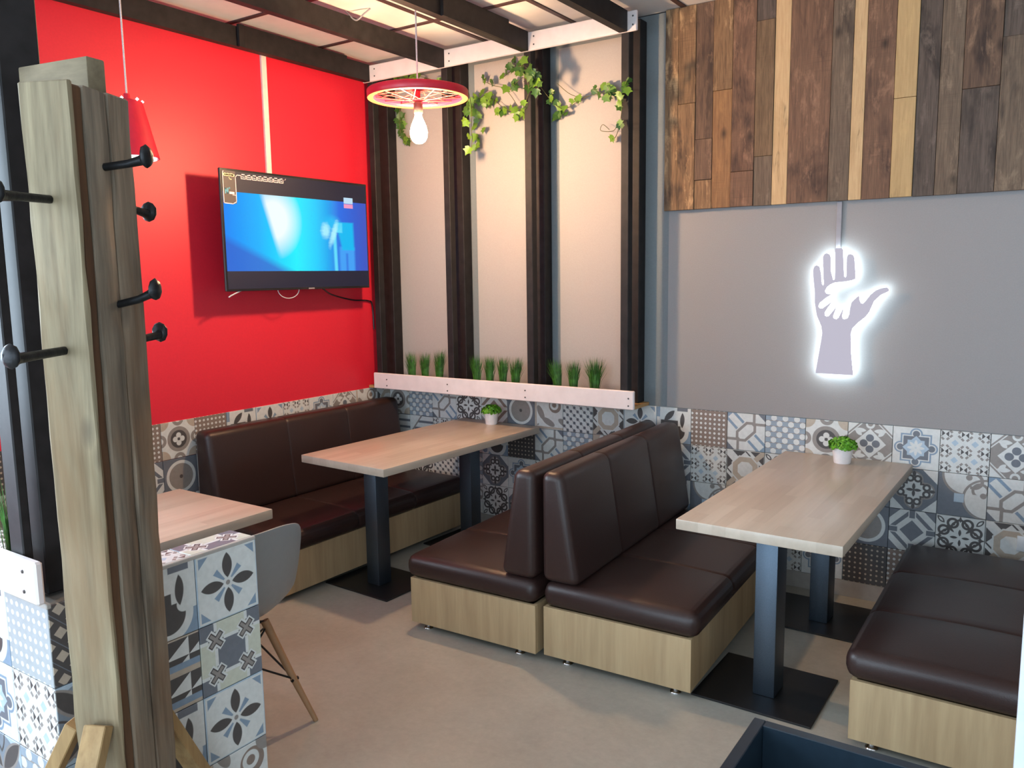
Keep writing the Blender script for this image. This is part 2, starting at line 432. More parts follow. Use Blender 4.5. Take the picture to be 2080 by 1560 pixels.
def reclaimed(name, c1, c2, patch_dark, patch_light, contrast=1.0, knots=0.85, saw=0.5):
    m, t, b = newmat(name)
    fine = noise(t, objvec(t, (70, 70, 5)), 1.0, 4, 0.65, 0.4); fib = noise(t, objvec(t, (220, 220, 12)), 1.0, 2, 0.6)
    big = noise(t, objvec(t, (9, 9, 3.2)), 1.0, 4, 0.6, 0.5); big2 = noise(t, objvec(t, (14, 14, 5)), 1.0, 5, 0.7, 0.3)
    sawn = noise(t, objvec(t, (6, 6, 260)), 1.0, 2, 0.5); sm = noise(t, objvec(t, (4, 4, 3)), 1.0, 2)
    g = V(t, fine.outputs[0])*0.6 + V(t, fib.outputs[0])*0.4
    col = ramp(t, g.s, [(0.34, lin(c1)), (0.64, lin(c2))])
    f = mth(t, 'MULTIPLY_ADD', V(t, big.outputs[0]), 5.0, -2.6, clamp=True)*(0.75*contrast)
    col = mixc(t, f, col, lin(patch_dark))
    f = mth(t, 'MULTIPLY_ADD', V(t, big2.outputs[0]), 7.0, -3.9, clamp=True)*(0.65*contrast)
    col = mixc(t, f, col, lin(patch_light))
    f = mth(t, 'MULTIPLY_ADD', V(t, sawn.outputs[0]), 4.0, -1.9, clamp=True)*mth(t, 'MULTIPLY_ADD', V(t, sm.outputs[0]), 5.0, -2.5, clamp=True)*saw
    col = mixc(t, f, col, lin(c1))
    crk = noise(t, objvec(t, (38, 38, 2.2)), 1.0, 3, 0.6, 0.8)
    f = mth(t, 'MULTIPLY_ADD', abs(V(t, crk.outputs[0]) - 0.5), -60.0, 1.0, clamp=True)*mth(t, 'MULTIPLY_ADD', V(t, big.outputs[0]), 8.0, -4.2, clamp=True)*0.6
    col = mixc(t, f, col, (0.02, 0.012, 0.01, 1))
    vo = t.nodes.new('ShaderNodeTexVoronoi'); vo.inputs['Scale'].default_value = 1.0; vo.inputs['Randomness'].default_value = 1.0
    t.links.new(objvec(t, (7.5, 7.5, 4.5)), vo.inputs['Vector'])
    f = mth(t, 'MULTIPLY_ADD', V(t, vo.outputs['Distance']), -7.5, 1.25, clamp=True)*knots
    col = mixc(t, f, col, (0.022, 0.013, 0.009, 1))
    t.links.new(col, b.inputs['Base Color']); setp(b, rough=0.72, spec=0.35)
    bump(t, b, (g + V(t, sawn.outputs[0])*0.3).s, 0.35, 0.003)
    return m
PL = {
    'a': reclaimed('plank_warm', '57402c', '87694b', '35271f', 'b08d66', 1.5),
    'b': reclaimed('plank_purple', '47352c', '6b5341', '2f231e', '8a6c55', 1.3),
    'c': reclaimed('plank_orange', '6b4c32', '8d6845', '5b3d27', 'a37a4c', 0.5, 0.8, 1.0),
    'd': reclaimed('plank_reddish', '573f31', '795a45', '382822', '936f57', 1.2),
    'e': reclaimed('plank_olive', '4f3d2b', '786047', '40301f', '836a4e', 0.6),
    'f': reclaimed('plank_pale', 'b19068', 'c6a77d', '9b7b52', 'cdb288', 0.5, 0.6, 0.2),
    'g': reclaimed('plank_yellow', 'a4865c', 'b8996c', '8a7049', 'c7a771', 0.5, 0.4, 0.2),
    'h': reclaimed('plank_dark', '42372f', '5f5148', '2d2520', '75655a', 1.2),
    'i': reclaimed('plank_greybrown', '504237', '74614f', '3b3028', '8b7661', 1.2),
}
def tv_mat():
    m, t, b = newmat('tv_picture')
    tc = t.nodes.new('ShaderNodeTexCoord'); sp = t.nodes.new('ShaderNodeSeparateXYZ'); t.links.new(tc.outputs['UV'], sp.inputs[0])
    u, v = V(t, sp.outputs[0]), V(t, sp.outputs[1])
    col = ramp(t, u.s, [(0.0, (0.02, 0.26, 0.95)), (0.2, (0.01, 0.45, 1.0)), (0.45, (0.02, 0.88, 1.0)), (0.6, (0.01, 0.62, 1.0)), (0.78, (0.03, 0.16, 0.78)), (1.0, (0.05, 0.09, 0.52))])
    sh = v - 0.42 + u*1.05
    col = mixc(t, mask(sh, 0.12)*0.8, col, (0.04, 0.13, 0.62, 1))
    edge = mask((0.235+(1.0-v)*0.13)-u, 0.035)
    soft = mth(t, 'MULTIPLY_ADD', hyp((u-0.31)/0.19, (v-0.68)/0.52), -1.7, 1.75, clamp=True)
    col = mixc(t, edge*soft, col, (0.9, 1.0, 1.0, 1))
    legs = vmin(box(u-0.80, v-0.14, 0.026, 0.2), box(u-0.865, v-0.14, 0.028, 0.2), box(u-0.83, v-0.3, 0.05, 0.05))
    col = mixc(t, mask(legs, 0.02), col, (0.06, 0.36, 0.92, 1))
    torso = vmax(abs(u-0.835+(v-0.45)*0.06)-0.045-(v-0.25)*0.05, abs(v-0.5)-0.2)
    col = mixc(t, mask(torso, 0.02), col, (0.01, 0.50, 0.90, 1))
    arm = vmin(vmax(abs(u-0.742+(v-0.2)*0.01)-0.012, abs(v-0.27)-0.28), vmax(abs(u-0.77)-0.03, abs(v-0.62)-0.07))
    col = mixc(t, mask(arm, 0.012), col, (0.12, 0.72, 0.98, 1))
    hair = vmin(hyp((u-0.672)/0.03, (v-0.57)/0.10)-1.0, hyp((u-0.735+(0.55-v)*0.16)/0.02, (v-0.53)/0.16)-1.0)
    nz = noise(t, tc.outputs['UV'], 26, 2)
    hair = hair + (V(t, nz.outputs[0])-0.5)*0.8
    crown = hyp((u-0.715)/0.06, (v-0.68)/0.09)-1.0
    col = mixc(t, mask(crown, 1.0)*0.8, col, (0.02, 0.55, 0.95, 1))
    col = mixc(t, mask(hair, 0.9)*0.85, col, (0.45, 0.92, 1.0, 1))
    t.links.new(col, b.inputs['Emission Color']); setp(b, col=(0.004, 0.004, 0.004, 1), es=1.0, rough=0.12, spec=0.15)
    return m
MAT['tv'] = tv_mat()
MAT['letterbox'] = emit('tv_letterbox', (0.004, 0.008, 0.03), 1.0)
MAT['logo_w'] = emit('tv_logo_white', (0.55, 0.8, 1.0), 0.9); MAT['logo_r'] = emit('tv_logo_pink', (0.95, 0.35, 0.6), 0.9)
MAT['sticker'] = plain('dark_sticker', (0.05, 0.04, 0.045), 0.5)
MAT['sticker_line'] = plain('pink_white_print', (0.8, 0.62, 0.66), 0.5)
MAT['sticker_gold'] = plain('gold_print', (0.85, 0.72, 0.4), 0.5)
MAT['sticker_blue'] = plain('blue_print', (0.05, 0.35, 0.5), 0.5)

# ------------------------------------------------------------------ geometry helpers
def link(name, me, mat=None, parent=None):
    o = bpy.data.objects.new(name, me); COL.objects.link(o)
    if mat is not None and me is not None and not me.materials: me.materials.append(mat)
    if parent is not None: o.parent = parent
    return o
def thing(name, label, cat, loc=(0, 0, 0), rz=0, group=None):
    o = bpy.data.objects.new(name, None); COL.objects.link(o)
    o.empty_display_size = 0.05; o.location = loc; o.rotation_euler = (0, 0, rz)
    o['label'] = label; o['category'] = cat
    if group: o['group'] = group
    return o
def struct(o, label=None):
    o['kind'] = 'structure'
    if label: o['label'] = label
    return o
def fin(bm, name, smooth=False, ang=40):
    bmesh.ops.recalc_face_normals(bm, faces=bm.faces)
    me = bpy.data.meshes.new(name); bm.to_mesh(me); bm.free()
    if smooth:
        for p in me.polygons: p.use_smooth = True
        me.set_sharp_from_angle(angle=math.radians(ang))
    return me
def bmbox(bm, a, b):
    x0, y0, z0 = a; x1, y1, z1 = b
    vs = [bm.verts.new(p) for p in ((x0,y0,z0),(x1,y0,z0),(x1,y1,z0),(x0,y1,z0),(x0,y0,z1),(x1,y0,z1),(x1,y1,z1),(x0,y1,z1))]
    for f in ((0,3,2,1),(4,5,6,7),(0,1,5,4),(1,2,6,5),(2,3,7,6),(3,0,4,7)): bm.faces.new([vs[i] for i in f])
    return vs
def boxme(a, b, bev=0.0, seg=1, name='box', smooth=None):
    bm = bmesh.new(); bmbox(bm, a, b)
    if bev: bmesh.ops.bevel(bm, geom=bm.edges[:], offset=bev, segments=seg, profile=0.5, affect='EDGES')
    return fin(bm, name, (seg > 1) if smooth is None else smooth)
def bx(name, a, b, mat, parent=None, bev=0.0, seg=1):
    return link(name, boxme(a, b, bev, seg, name), mat, parent)
def prism(pts, z0, z1, bev=0.0, seg=1, axis='z', name='prism', smooth=False):
    """closed polygon pts (2-D) extruded; axis z: (x,y)->z ; y: (x,z)->y"""
    bm = bmesh.new()
    f3 = (lambda p, h: (p[0], p[1], h)) if axis == 'z' else (lambda p, h: (p[0], h, p[1]))
    lo = [bm.verts.new(f3(p, z0)) for p in pts]; hi = [bm.verts.new(f3(p, z1)) for p in pts]
    n = len(pts)
    bm.faces.new(lo[::-1]); bm.faces.new(hi)
    for i in range(n): bm.faces.new((lo[i], lo[(i+1) % n], hi[(i+1) % n], hi[i]))
    bmesh.ops.recalc_face_normals(bm, faces=bm.faces)
    if bev: bmesh.ops.bevel(bm, geom=bm.edges[:], offset=bev, segments=seg, profile=0.5, affect='EDGES', clamp_overlap=True)
    return fin(bm, name, smooth)
def lathe(prof, n=24, name='lathe', smooth=True, ang=50):
    bm = bmesh.new(); rows = []
    for r, z in prof:
        if r < 1e-6: rows.append([bm.verts.new((0, 0, z))]*n)
        else: rows.append([bm.verts.new((r*math.cos(2*PI*i/n), r*math.sin(2*PI*i/n), z)) for i in range(n)])
    for a, b in zip(rows, rows[1:]):
        for i in range(n):
            q = []
            for v in (a[i], a[(i+1) % n], b[(i+1) % n], b[i]):
                if v not in q: q.append(v)
            if len(q) > 2:
                try: bm.faces.new(q)
                except ValueError: pass
    return fin(bm, name, smooth, ang)
def tube_bm(bm, pts, r, n=8, cap=True):
    pts = [Vector(p) for p in pts]; rings = []
    rr = r if isinstance(r, (list, tuple)) else [r]*len(pts)
    prev = None
    for i, p in enumerate(pts):
        d = (pts[min(i+1, len(pts)-1)]-pts[max(i-1, 0)]).normalized()
        if prev is None:
            a = d.cross(Vector((0, 0, 1)) if abs(d.z) < 0.9 else Vector((1, 0, 0))).normalized()
        else:
            a = (prev - d*prev.dot(d)).normalized()
        prev = a; b = d.cross(a)
        rings.append([bm.verts.new(p + (a*math.cos(2*PI*k/n)+b*math.sin(2*PI*k/n))*rr[i]) for k in range(n)])
    for A, B in zip(rings, rings[1:]):
        for k in range(n): bm.faces.new((A[k], A[(k+1) % n], B[(k+1) % n], B[k]))
    if cap: bm.faces.new(rings[0][::-1]); bm.faces.new(rings[-1])
def tube(name, pts, r, mat, parent=None, n=8):
    bm = bmesh.new(); tube_bm(bm, pts, r, n)
    return link(name, fin(bm, name, True, 60), mat, parent)
def spline(pts, k=6):
    P = [Vector(p) for p in pts]; P = [P[0]*2-P[1]] + P + [P[-1]*2-P[-2]]; out = []
    for i in range(1, len(P)-2):
        for j in range(k):
            t = j/k; a, b, c, d = P[i-1:i+3]
            out.append(0.5*((2*b)+(c-a)*t+(2*a-5*b+4*c-d)*t*t+(3*b-a-3*c+d)*t**3))
    return out + [P[-2]]

# tile mesh: local XZ plane, face towards -Y, thickness 8 mm, UV on the front
_tm = {}
def tile_mesh(pat, w=0.2, h=0.2, u=(0, 1), v=(0, 1)):
    k = (pat, round(w, 4), round(h, 4), u, v)
    if k in _tm: return _tm[k]
    g, th, be = 0.0012, 0.008, 0.0012
    x0, x1, z0, z1 = g, w-g, g, h-g
    ou = [(x0, 0, z0), (x1, 0, z0), (x1, 0, z1), (x0, 0, z1)]
    mi = [(x0, -th+be, z0), (x1, -th+be, z0), (x1, -th+be, z1), (x0, -th+be, z1)]
    fr = [(x0+be, -th, z0+be), (x1-be, -th, z0+be), (x1-be, -th, z1-be), (x0+be, -th, z1-be)]
    vs = ou+mi+fr
    fs = [(8, 9, 10, 11)] + [(4+i, 4+(i+1) % 4, 8+(i+1) % 4, 8+i) for i in range(4)] + [(i, (i+1) % 4, 4+(i+1) % 4, 4+i) for i in range(4)]
    me = bpy.data.meshes.new('tile_'+pat); me.from_pydata(vs, [], fs)
    uv = me.uv_layers.new(name='UVMap')
    for p in me.polygons:
        for li in p.loop_indices:
            c = vs[me.loops[li].vertex_index]
            uv.data[li].uv = (u[0]+(u[1]-u[0])*c[0]/w, v[0]+(v[1]-v[0])*c[2]/h)
    me.materials.append(TILE[pat]); me.update()
    _tm[k] = me
    return me
def tile(pat, loc, rot, parent, w=0.2, h=0.2, u=(0, 1), v=(0, 1)):
    o = link('tile', tile_mesh(pat, w, h, u, v), None, parent)
    o.location = loc; o.rotation_euler = rot
    return o
ALLP = ['flower', 'scroll', 'dots', 'chain', 'polka', 'medal', 'leaf_diamond', 'star_frame', 'geometric', 'swirl', 'ornate', 'octagon', 'cross', 'maze', 'ring', 'beads', 'smalldots', 'darkdots']
def rp(i, j): return ALLP[(i*7+j*5+(i*j) % 3) % len(ALLP)]

# ------------------------------------------------------------------ room
ROOM_X, ROOM_Y, CEIL = 6.9, -6.4, 2.98
struct(bx('floor', (-0.1, ROOM_Y-0.1, -0.08), (ROOM_X, 0.1, G), MAT['floor']))
wb = struct(bx('wall_back', (-0.12, 0.0, 0.0), (ROOM_X, 0.12, CEIL), MAT['greyblue']))
_bm = bmesh.new()
bmbox(_bm, (-0.12, -2.46, 0.0), (0.0, 0.0, CEIL)); bmbox(_bm, (-0.12, -6.1, 0.0), (0.0, -2.46, 1.0))
bmbox(_bm, (-0.12, -6.1, 2.65), (0.0, -2.46, CEIL)); bmbox(_bm, (-0.12, ROOM_Y, 0.0), (0.0, -6.1, CEIL))
wl = struct(link('wall_left', fin(_bm, 'wall_left'), MAT['red']))
_bm = bmesh.new()
for y0, y1, z0, z1 in ((-6.1, -2.46, 1.0, 1.06), (-6.1, -2.46, 2.59, 2.65), (-2.52, -2.46, 1.06, 2.59), (-6.1, -6.04, 1.06, 2.59), (-3.72, -3.66, 1.06, 2.59), (-4.92, -4.86, 1.06, 2.59)): bmbox(_bm, (-0.10, y0, z0), (-0.04, y1, z1))
win = struct(link('window_1', fin(_bm, 'window_1'), MAT['white']))
for y0, y1 in ((-3.66, -2.52), (-4.86, -3.72), (-6.04, -4.92)): bx('pane', (-0.074, y0, 1.06), (-0.07, y1, 2.59), MAT['glass'], win)
struct(bx('wall_right', (ROOM_X, ROOM_Y, 0.0), (ROOM_X+0.12, 0.12, CEIL), MAT['wallwhite']))
_bm = bmesh.new()
for a, b in (((-0.12, 0.30), (0, CEIL)), ((2.8, 3.9), (0, CEIL)), ((6.5, ROOM_X), (0, CEIL))): bmbox(_bm, (a[0], ROOM_Y-0.12, b[0]), (a[1], ROOM_Y, b[1]))
for a in ((0.3, 2.8), (3.9, 6.5)):
    bmbox(_bm, (a[0], ROOM_Y-0.12, 0), (a[1], ROOM_Y, 0.4)); bmbox(_bm, (a[0], ROOM_Y-0.12, 2.7), (a[1], ROOM_Y, CEIL))
struct(link('wall_front', fin(_bm, 'wall_front'), MAT['wallwhite']))
cl = struct(bx('ceiling', (-0.12, ROOM_Y-0.12, CEIL+0.012), (ROOM_X, 0.12, CEIL+0.08), MAT['tbar']))
# ceiling panels between dark bars
_XB = [0.0] + [0.378+0.58*k for k in range(0, 12)]
_YB = [0.0] + [-0.612-0.606*k for k in range(0, 10)]
for i, (x0, x1) in enumerate(zip(_XB, _XB[1:])):
    for j, (y0, y1) in enumerate(zip(_YB, _YB[1:])):
        if x1 > ROOM_X+0.02: continue
        bx('ceiling_panel', (x0+0.011, y1+0.011, CEIL), (x1-0.011, y0-0.011, CEIL+0.014), MAT['ceil'], cl, 0.003)
for x in _XB[1:11]: bx('ceiling_bar', (x-0.013, _YB[10], CEIL-0.006), (x+0.013, 0.0, CEIL+0.012), MAT['tbar'], cl)
for y in _YB[1:10]: bx('ceiling_bar', (0.0, y-0.013, CEIL-0.0065), (ROOM_X, y+0.013, CEIL+0.012), MAT['tbar'], cl)
# warm grey painted fields of the back wall, set proud of the blue grey ground
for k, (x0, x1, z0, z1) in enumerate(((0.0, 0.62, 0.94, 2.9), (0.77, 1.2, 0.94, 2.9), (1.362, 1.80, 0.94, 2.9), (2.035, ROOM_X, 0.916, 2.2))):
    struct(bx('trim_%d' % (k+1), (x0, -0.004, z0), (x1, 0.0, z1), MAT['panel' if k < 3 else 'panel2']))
# back wall tiles
X0, ZT = 2.177, 0.914
row1 = {-10: 'medal', -9: 'polka', -8: 'chain', -7: 'ornate', -6: 'maze_beige', -5: 'ring', -4: 'beads', -3: 'smalldots', -2: 'octagon', -1: 'flower', 0: 'scroll', 1: 'dots', 2: 'chain', 3: 'polka', 4: 'medal', 5: 'leaf_diamond', 6: 'star_frame', 7: 'geometric', 8: 'leaf_diamond'}
row1 = {k-1: p for k, p in row1.items()}
row2 = {-11: 'stripes', -10: 'stripes', -9: 'geometric', -8: 'swirl', -7: 'scroll', -6: 'darkdots', -5: 'chain', -4: 'polka', -3: 'medal', 0: 'geometric', 1: 'octagon', 2: 'ornate', 3: 'flower', 4: 'maze', 5: 'cross', 6: 'swirl', 7: 'chain'}
row3 = {-7: 'cross', -6: 'star_frame', -5: 'geometric', 0: 'swirl', 1: 'medal', 2: 'chain', 3: 'geometric', 4: 'ring', 5: 'maze', 6: 'ornate', 7: 'octagon'}
row4 = {-7: 'ornate', -6: 'cross', 2: 'geometric', 3: 'star_frame', 4: 'darkdots', 5: 'dots', 6: 'scroll'}
for k in range(-11, 10):
    x = X0 + 0.2*k
    for r, rw in enumerate((row1, row2, row3, row4)):
        pat = rw.get(k, rp(k+20, r))
        z = ZT - 0.196 - 0.2*r
        if k == -11:
            tile(pat, (0.0, 0, z), (0, 0, 0), wb, 0.177, 0.2 if r else 0.196, (0.115, 1), (0, 1) if r else (0, 0.98))
        else:
            tile(pat, (x, 0, z), (0, 0, 0), wb, 0.2, 0.2 if r else 0.196, (0, 1), (0, 1) if r else (0, 0.98))
struct(bx('baseboard_back', (0.0, -0.008, G), (X0+2.0, 0.0, ZT-0.196-0.6), MAT['edge']))
# red wall tiles
ry = {0: 'medal', 1: 'dots', 2: 'scroll', 3: 'flower', 4: 'geometric', 5: 'star_frame', 6: 'leaf_diamond', 7: 'beads'}
ry2 = {0: 'ring', 1: 'octagon', -1: 'maze'}
for k in range(-8, 9):
    y = -1.7387 + 0.2*k
    if y > -0.01: continue
    for r in range(4):
        pat = (ry if r == 0 else ry2 if r == 1 else {}).get(k, rp(k+30, r+3))
        z = ZT - 0.196 - 0.2*r
        w = min(0.2, -y-0.008)
        if w < 0.02: continue
        tile(pat, (0, y, z), (0, 0, PI/2), wl, w, 0.2 if r else 0.196, (0, w/0.2), (0, 1) if r else (0, 0.98))
struct(bx('baseboard_left', (0.0, -3.3, G), (0.008, 0.0, ZT-0.796), MAT['edge']))
# tiled dwarf wall with a return arm
HW = 0.912
pw = thing('half_wall', 'L-shaped tiled half wall at left carrying the black posts and white board', 'half wall', (1.93, -3.272, 0))
def hw(x, y, z): return (x-1.93, y+3.272, z)
bx('core', hw(0.0, -3.272+0.008, G), hw(1.922, -3.06, HW-0.008), MAT['grout'], pw)
bx('arm_core', hw(1.818, -3.06, G), hw(1.922, -2.698, HW-0.008), MAT['grout'], pw)
bx('edge_strip', hw(1.917, -3.06, HW-0.010), hw(1.931, -2.69, HW+0.001), MAT['edge'], pw, 0.002)
bx('edge_strip', hw(1.76, -3.274, HW-0.012), hw(1.931, -3.262, HW+0.001), MAT['edge'], pw, 0.002)
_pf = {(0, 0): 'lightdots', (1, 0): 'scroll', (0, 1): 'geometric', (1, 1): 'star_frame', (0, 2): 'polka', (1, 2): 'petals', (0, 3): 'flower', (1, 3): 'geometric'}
for i in range(9):
    for r in range(5):
        h = 0.2 if r < 4 else 0.070
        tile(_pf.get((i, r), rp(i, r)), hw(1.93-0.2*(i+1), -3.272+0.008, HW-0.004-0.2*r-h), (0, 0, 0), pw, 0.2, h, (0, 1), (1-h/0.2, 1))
_af = {(0, 0): 'flower', (1, 0): 'scroll', (2, 0): 'diamonds', (0, 1): 'star_cross', (1, 1): 'triangles', (2, 1): 'petals', (0, 2): 'flower', (1, 2): 'scroll', (2, 2): 'petals', (0, 3): 'beads', (1, 3): 'medal', (2, 3): 'diamonds'}
for i in range(3):
    w = 0.2 if i < 2 else 0.182
    for r in range(5):
        h = 0.2 if r < 4 else 0.070
        tile(_af.get((i, r), rp(i, r)), hw(1.93-0.008, -2.69-0.2*i-w, HW-0.004-0.2*r-h), (0, 0, PI/2), pw, w, h, (1-w/0.2, 1), (1-h/0.2, 1))
for i, pat in enumerate(('star_cross', 'geometric')):       # top of the arm
    o = tile(pat, hw(1.818, -2.69-0.2*i-0.2, HW-0.008), (-PI/2, 0, 0), pw, 0.1, 0.2, (0, 0.5), (0, 1))
    o.rotation_euler = (-PI/2, 0, 0); o.location = hw(1.818, -2.69-0.2*i, HW-0.008); o.scale = (1, 1, -1)
    o.scale = (1, 1, 1); o.rotation_euler = (-PI/2, 0, 0)
    o.location = hw(1.817, -2.69-0.2*i-0.2, HW-0.008)
for r in range(5):                                            # end of the arm
    h = 0.2 if r < 4 else 0.070
    tile(rp(3, r), hw(1.922, -2.698, HW-0.004-0.2*r-h), (0, 0, PI), pw, 0.104, h, (0, 0.52), (1-h/0.2, 1))

# ------------------------------------------------------------------ pergola
PX = [0.089, 0.681, 1.262, 1.855]; BW = 0.045
place = ['in the red wall corner', 'behind the wheel lamp', 'under the thickest ivy', 'nearest the plank cladding']
for k, x in enumerate(PX):
    for nm, (y0, y1), z0, w in (('front', (-0.215, -0.165), 0.935, 'front'), ('rear', (-0.085, -0.004), 0.935, 'rear')):
        o = thing('post', 'black stained timber plank post, %s one of the pair %s' % (w, place[k]), 'post', (x+BW/2, (y0+y1)/2, z0), group='black pergola posts')
        bx('plank', (-BW/2-(0.05 if nm == 'rear' else 0.0), (y0-y1)/2, 0), (BW/2, (y1-y0)/2, 2.95-z0), MAT['black'], o, 0.003)
for nm, x0, x1, y0, y1, w in (('post', 1.81, 1.87, -3.284, -3.262, 'front plank post on the tiled half wall beside the coat rack'), ('post', 1.81, 1.87, -3.239, -3.150, 'rear deeper plank post on the tiled half wall beside the coat rack')):
    o = thing('post', 'black stained ' + w, 'post', ((x0+x1)/2, (y0+y1)/2, HW), group='black pergola posts')
    bx('plank', (x0-(x0+x1)/2, (y0-y1)/2, 0), (x1-(x0+x1)/2, (y1-y0)/2, 2.95-HW), MAT['black'], o, 0.003)
bl = ['along the red wall', 'just left of the wheel lamp cord', 'in the middle of the ceiling', 'nearest the plank cladding']
for k, x in enumerate(PX):
    o = thing('beam', 'black timber ceiling beam %s' % bl[k], 'beam', (x+BW/2, -0.237, 2.85), group='black ceiling beams')
    bm = bmesh.new(); bmbox(bm, (-BW/2, -3.05, 0.0), (BW/2, 0, 0.1))
    link('plank', fin(bm, 'beam'), MAT['black'], o)
    if k in (0, 2):
        bx('splice_plate', (BW/2, -0.95 if k == 0 else -0.72, 0.0), (BW/2+0.012, -0.2, 0.112), MAT['black'], o, 0.002)
        bx('joint_strip', (BW/2+0.002, -0.99 if k == 0 else -0.76, -0.003), (BW/2+0.02, -0.955 if k == 0 else -0.725, 0.11), MAT['black'], o)
def screws(o, pts, y):
    me = lathe([(0, 0), (0.0045, 0.0), (0.0045, 0.002), (0.002, 0.003), (0, 0.003)], 8, 'screw')
    for x, z in pts:
        s = link('screw', me, MAT['screw'], o); s.location = (x, y, z); s.rotation_euler = (PI/2, 0, 0)
fb = thing('fascia_board', 'long white painted board under the ceiling behind the beam ends', 'board', (1.0, -0.236, 2.85))
bx('board', (-0.93, 0.0, 0.0), (0.95, 0.02, 0.097), MAT['whitewood'], fb, 0.004)
screws(fb, [(x+dx-1.0, z) for x, dx in ((0.134, 0.04), (0.726, 0.035), (1.307, 0.035), (1.9, 0.03)) for z in (0.028, 0.07)], 0.0)
lb = thing('ledge_board', 'long white painted board hiding the grass pots above the back wall tiles', 'board', (1.0, -0.237, 0.92))
bx('board', (-0.925, 0.0, 0.0), (0.945, 0.02, 0.102), MAT['whitewood'], lb, 0.004)
screws(lb, [(x-1.0, z) for x in (0.19, 0.69, 1.26, 1.915) for z in (0.022, 0.062)], 0.0)
lg = thing('ledge', 'raw pine ledge on the tile edge behind the white board', 'shelf', (1.0, -0.11, 0.916))
bx('board', (-0.99, -0.106, 0.0), (0.93, 0.106, 0.018), MAT['ledge'], lg, 0.002)
pb = thing('planter_board', 'thick white board in bright light on the left half wall', 'board', (1.0, -3.305, 0.925))
bx('board', (-0.99, 0.0, 0.0), (0.958, 0.02, 0.1), MAT['whitewood'], pb, 0.005)
screws(pb, [(x-1.0, z) for x in (1.30, 1.905) for z in (0.025, 0.072)], 0.0)

# grass tufts in pots
def grass_pot(x, y, z, label, h=0.13, seed=0, lean=0.0, spread=0.055, n=110):
    R = random.Random(seed)
    g = thing('grass_pot', label, 'potted grass', (x, y, z), group='artificial grass pots')
    link('pot', lathe([(0, 0), (0.024, 0), (0.032, 0.05), (0.03, 0.05), (0.028, 0.04), (0, 0.04)], 16), MAT['pot'], g)
    bm = bmesh.new()
    for k in range(n):
        a = R.uniform(0, 2*PI); r0 = R.uniform(0, 0.02); L = h*R.uniform(0.7, 1.15); sp = R.uniform(0.0, spread)
        bx0 = Vector((r0*math.cos(a), r0*math.sin(a), 0.035)); dirv = Vector((math.cos(a), math.sin(a)*0.7, 0))
        side = Vector((-math.sin(a), math.cos(a), 0)).lerp(Vector((1, 0, 0)), 0.5)*0.0022
        p1 = bx0 + dirv*sp*0.3 + Vector((lean*0.3, 0, L*0.55)); p2 = bx0 + dirv*sp + Vector((lean, 0, L))
        v = [bm.verts.new(p) for p in (bx0-side, bx0+side, p1+side*0.8, p1-side*0.8, p2)]
        bm.faces.new((v[0], v[1], v[2], v[3])); bm.faces.new((v[3], v[2], v[4]))
    b = link('blades', fin(bm, 'blades'), MAT['grass'], g); b['kind'] = 'stuff'
    return g
ZL = 0.934
_gr = [(0.30, 'leftmost grass pot in the bay beside the red wall', -0.02), (0.41, 'middle grass pot in the bay beside the red wall', 0), (0.525, 'rightmost grass pot in the bay beside the red wall, against the post', 0.01),
       (0.825, 'first grass pot from the left in the middle bay behind the white board', -0.01), (0.922, 'second grass pot from the left in the middle bay', 0), (1.018, 'third grass pot from the left in the middle bay', 0), (1.11, 'fourth grass pot in the middle bay, beside the post', 0.01),
       (1.405, 'left grass pot in the bay before the blue grey strip', -0.03), (1.51, 'middle grass pot in the rightmost bay', 0), (1.645, 'tallest widest grass pot, at the right end of the rightmost bay', 0)]
for k, (x, l, le) in enumerate(_gr):
    grass_pot(x, -0.11, ZL, l, 0.175 if k not in (2, 9) else 0.195, k, le, 0.044 if k != 9 else 0.075, 330 if k != 9 else 340)
grass_pot(1.60, -3.19, HW-0.008, 'lone bright grass pot behind the white board on the left half wall', 0.2, 40, -0.01, 0.05, 130)
bm = bmesh.new(); R = random.Random(5)
for k in range(160):
    px, py = R.uniform(1.25, 1.78), R.uniform(-3.255, -3.07)
    if math.hypot(px-1.60, py+3.19) < 0.075: px -= 0.2
    m = Matrix.Translation((px, py, HW-0.004+R.uniform(0, 0.02))) @ Matrix.Diagonal((0.011, 0.009, 0.007, 1))
    bmesh.ops.create_icosphere(bm, subdivisions=1, radius=1.0, matrix=m)
o = link('pebbles', fin(bm, 'pebbles', True), MAT['pebble']); o['kind'] = 'stuff'; o['label'] = 'white pebbles lying on the left half wall around the grass'; o['category'] = 'pebbles'

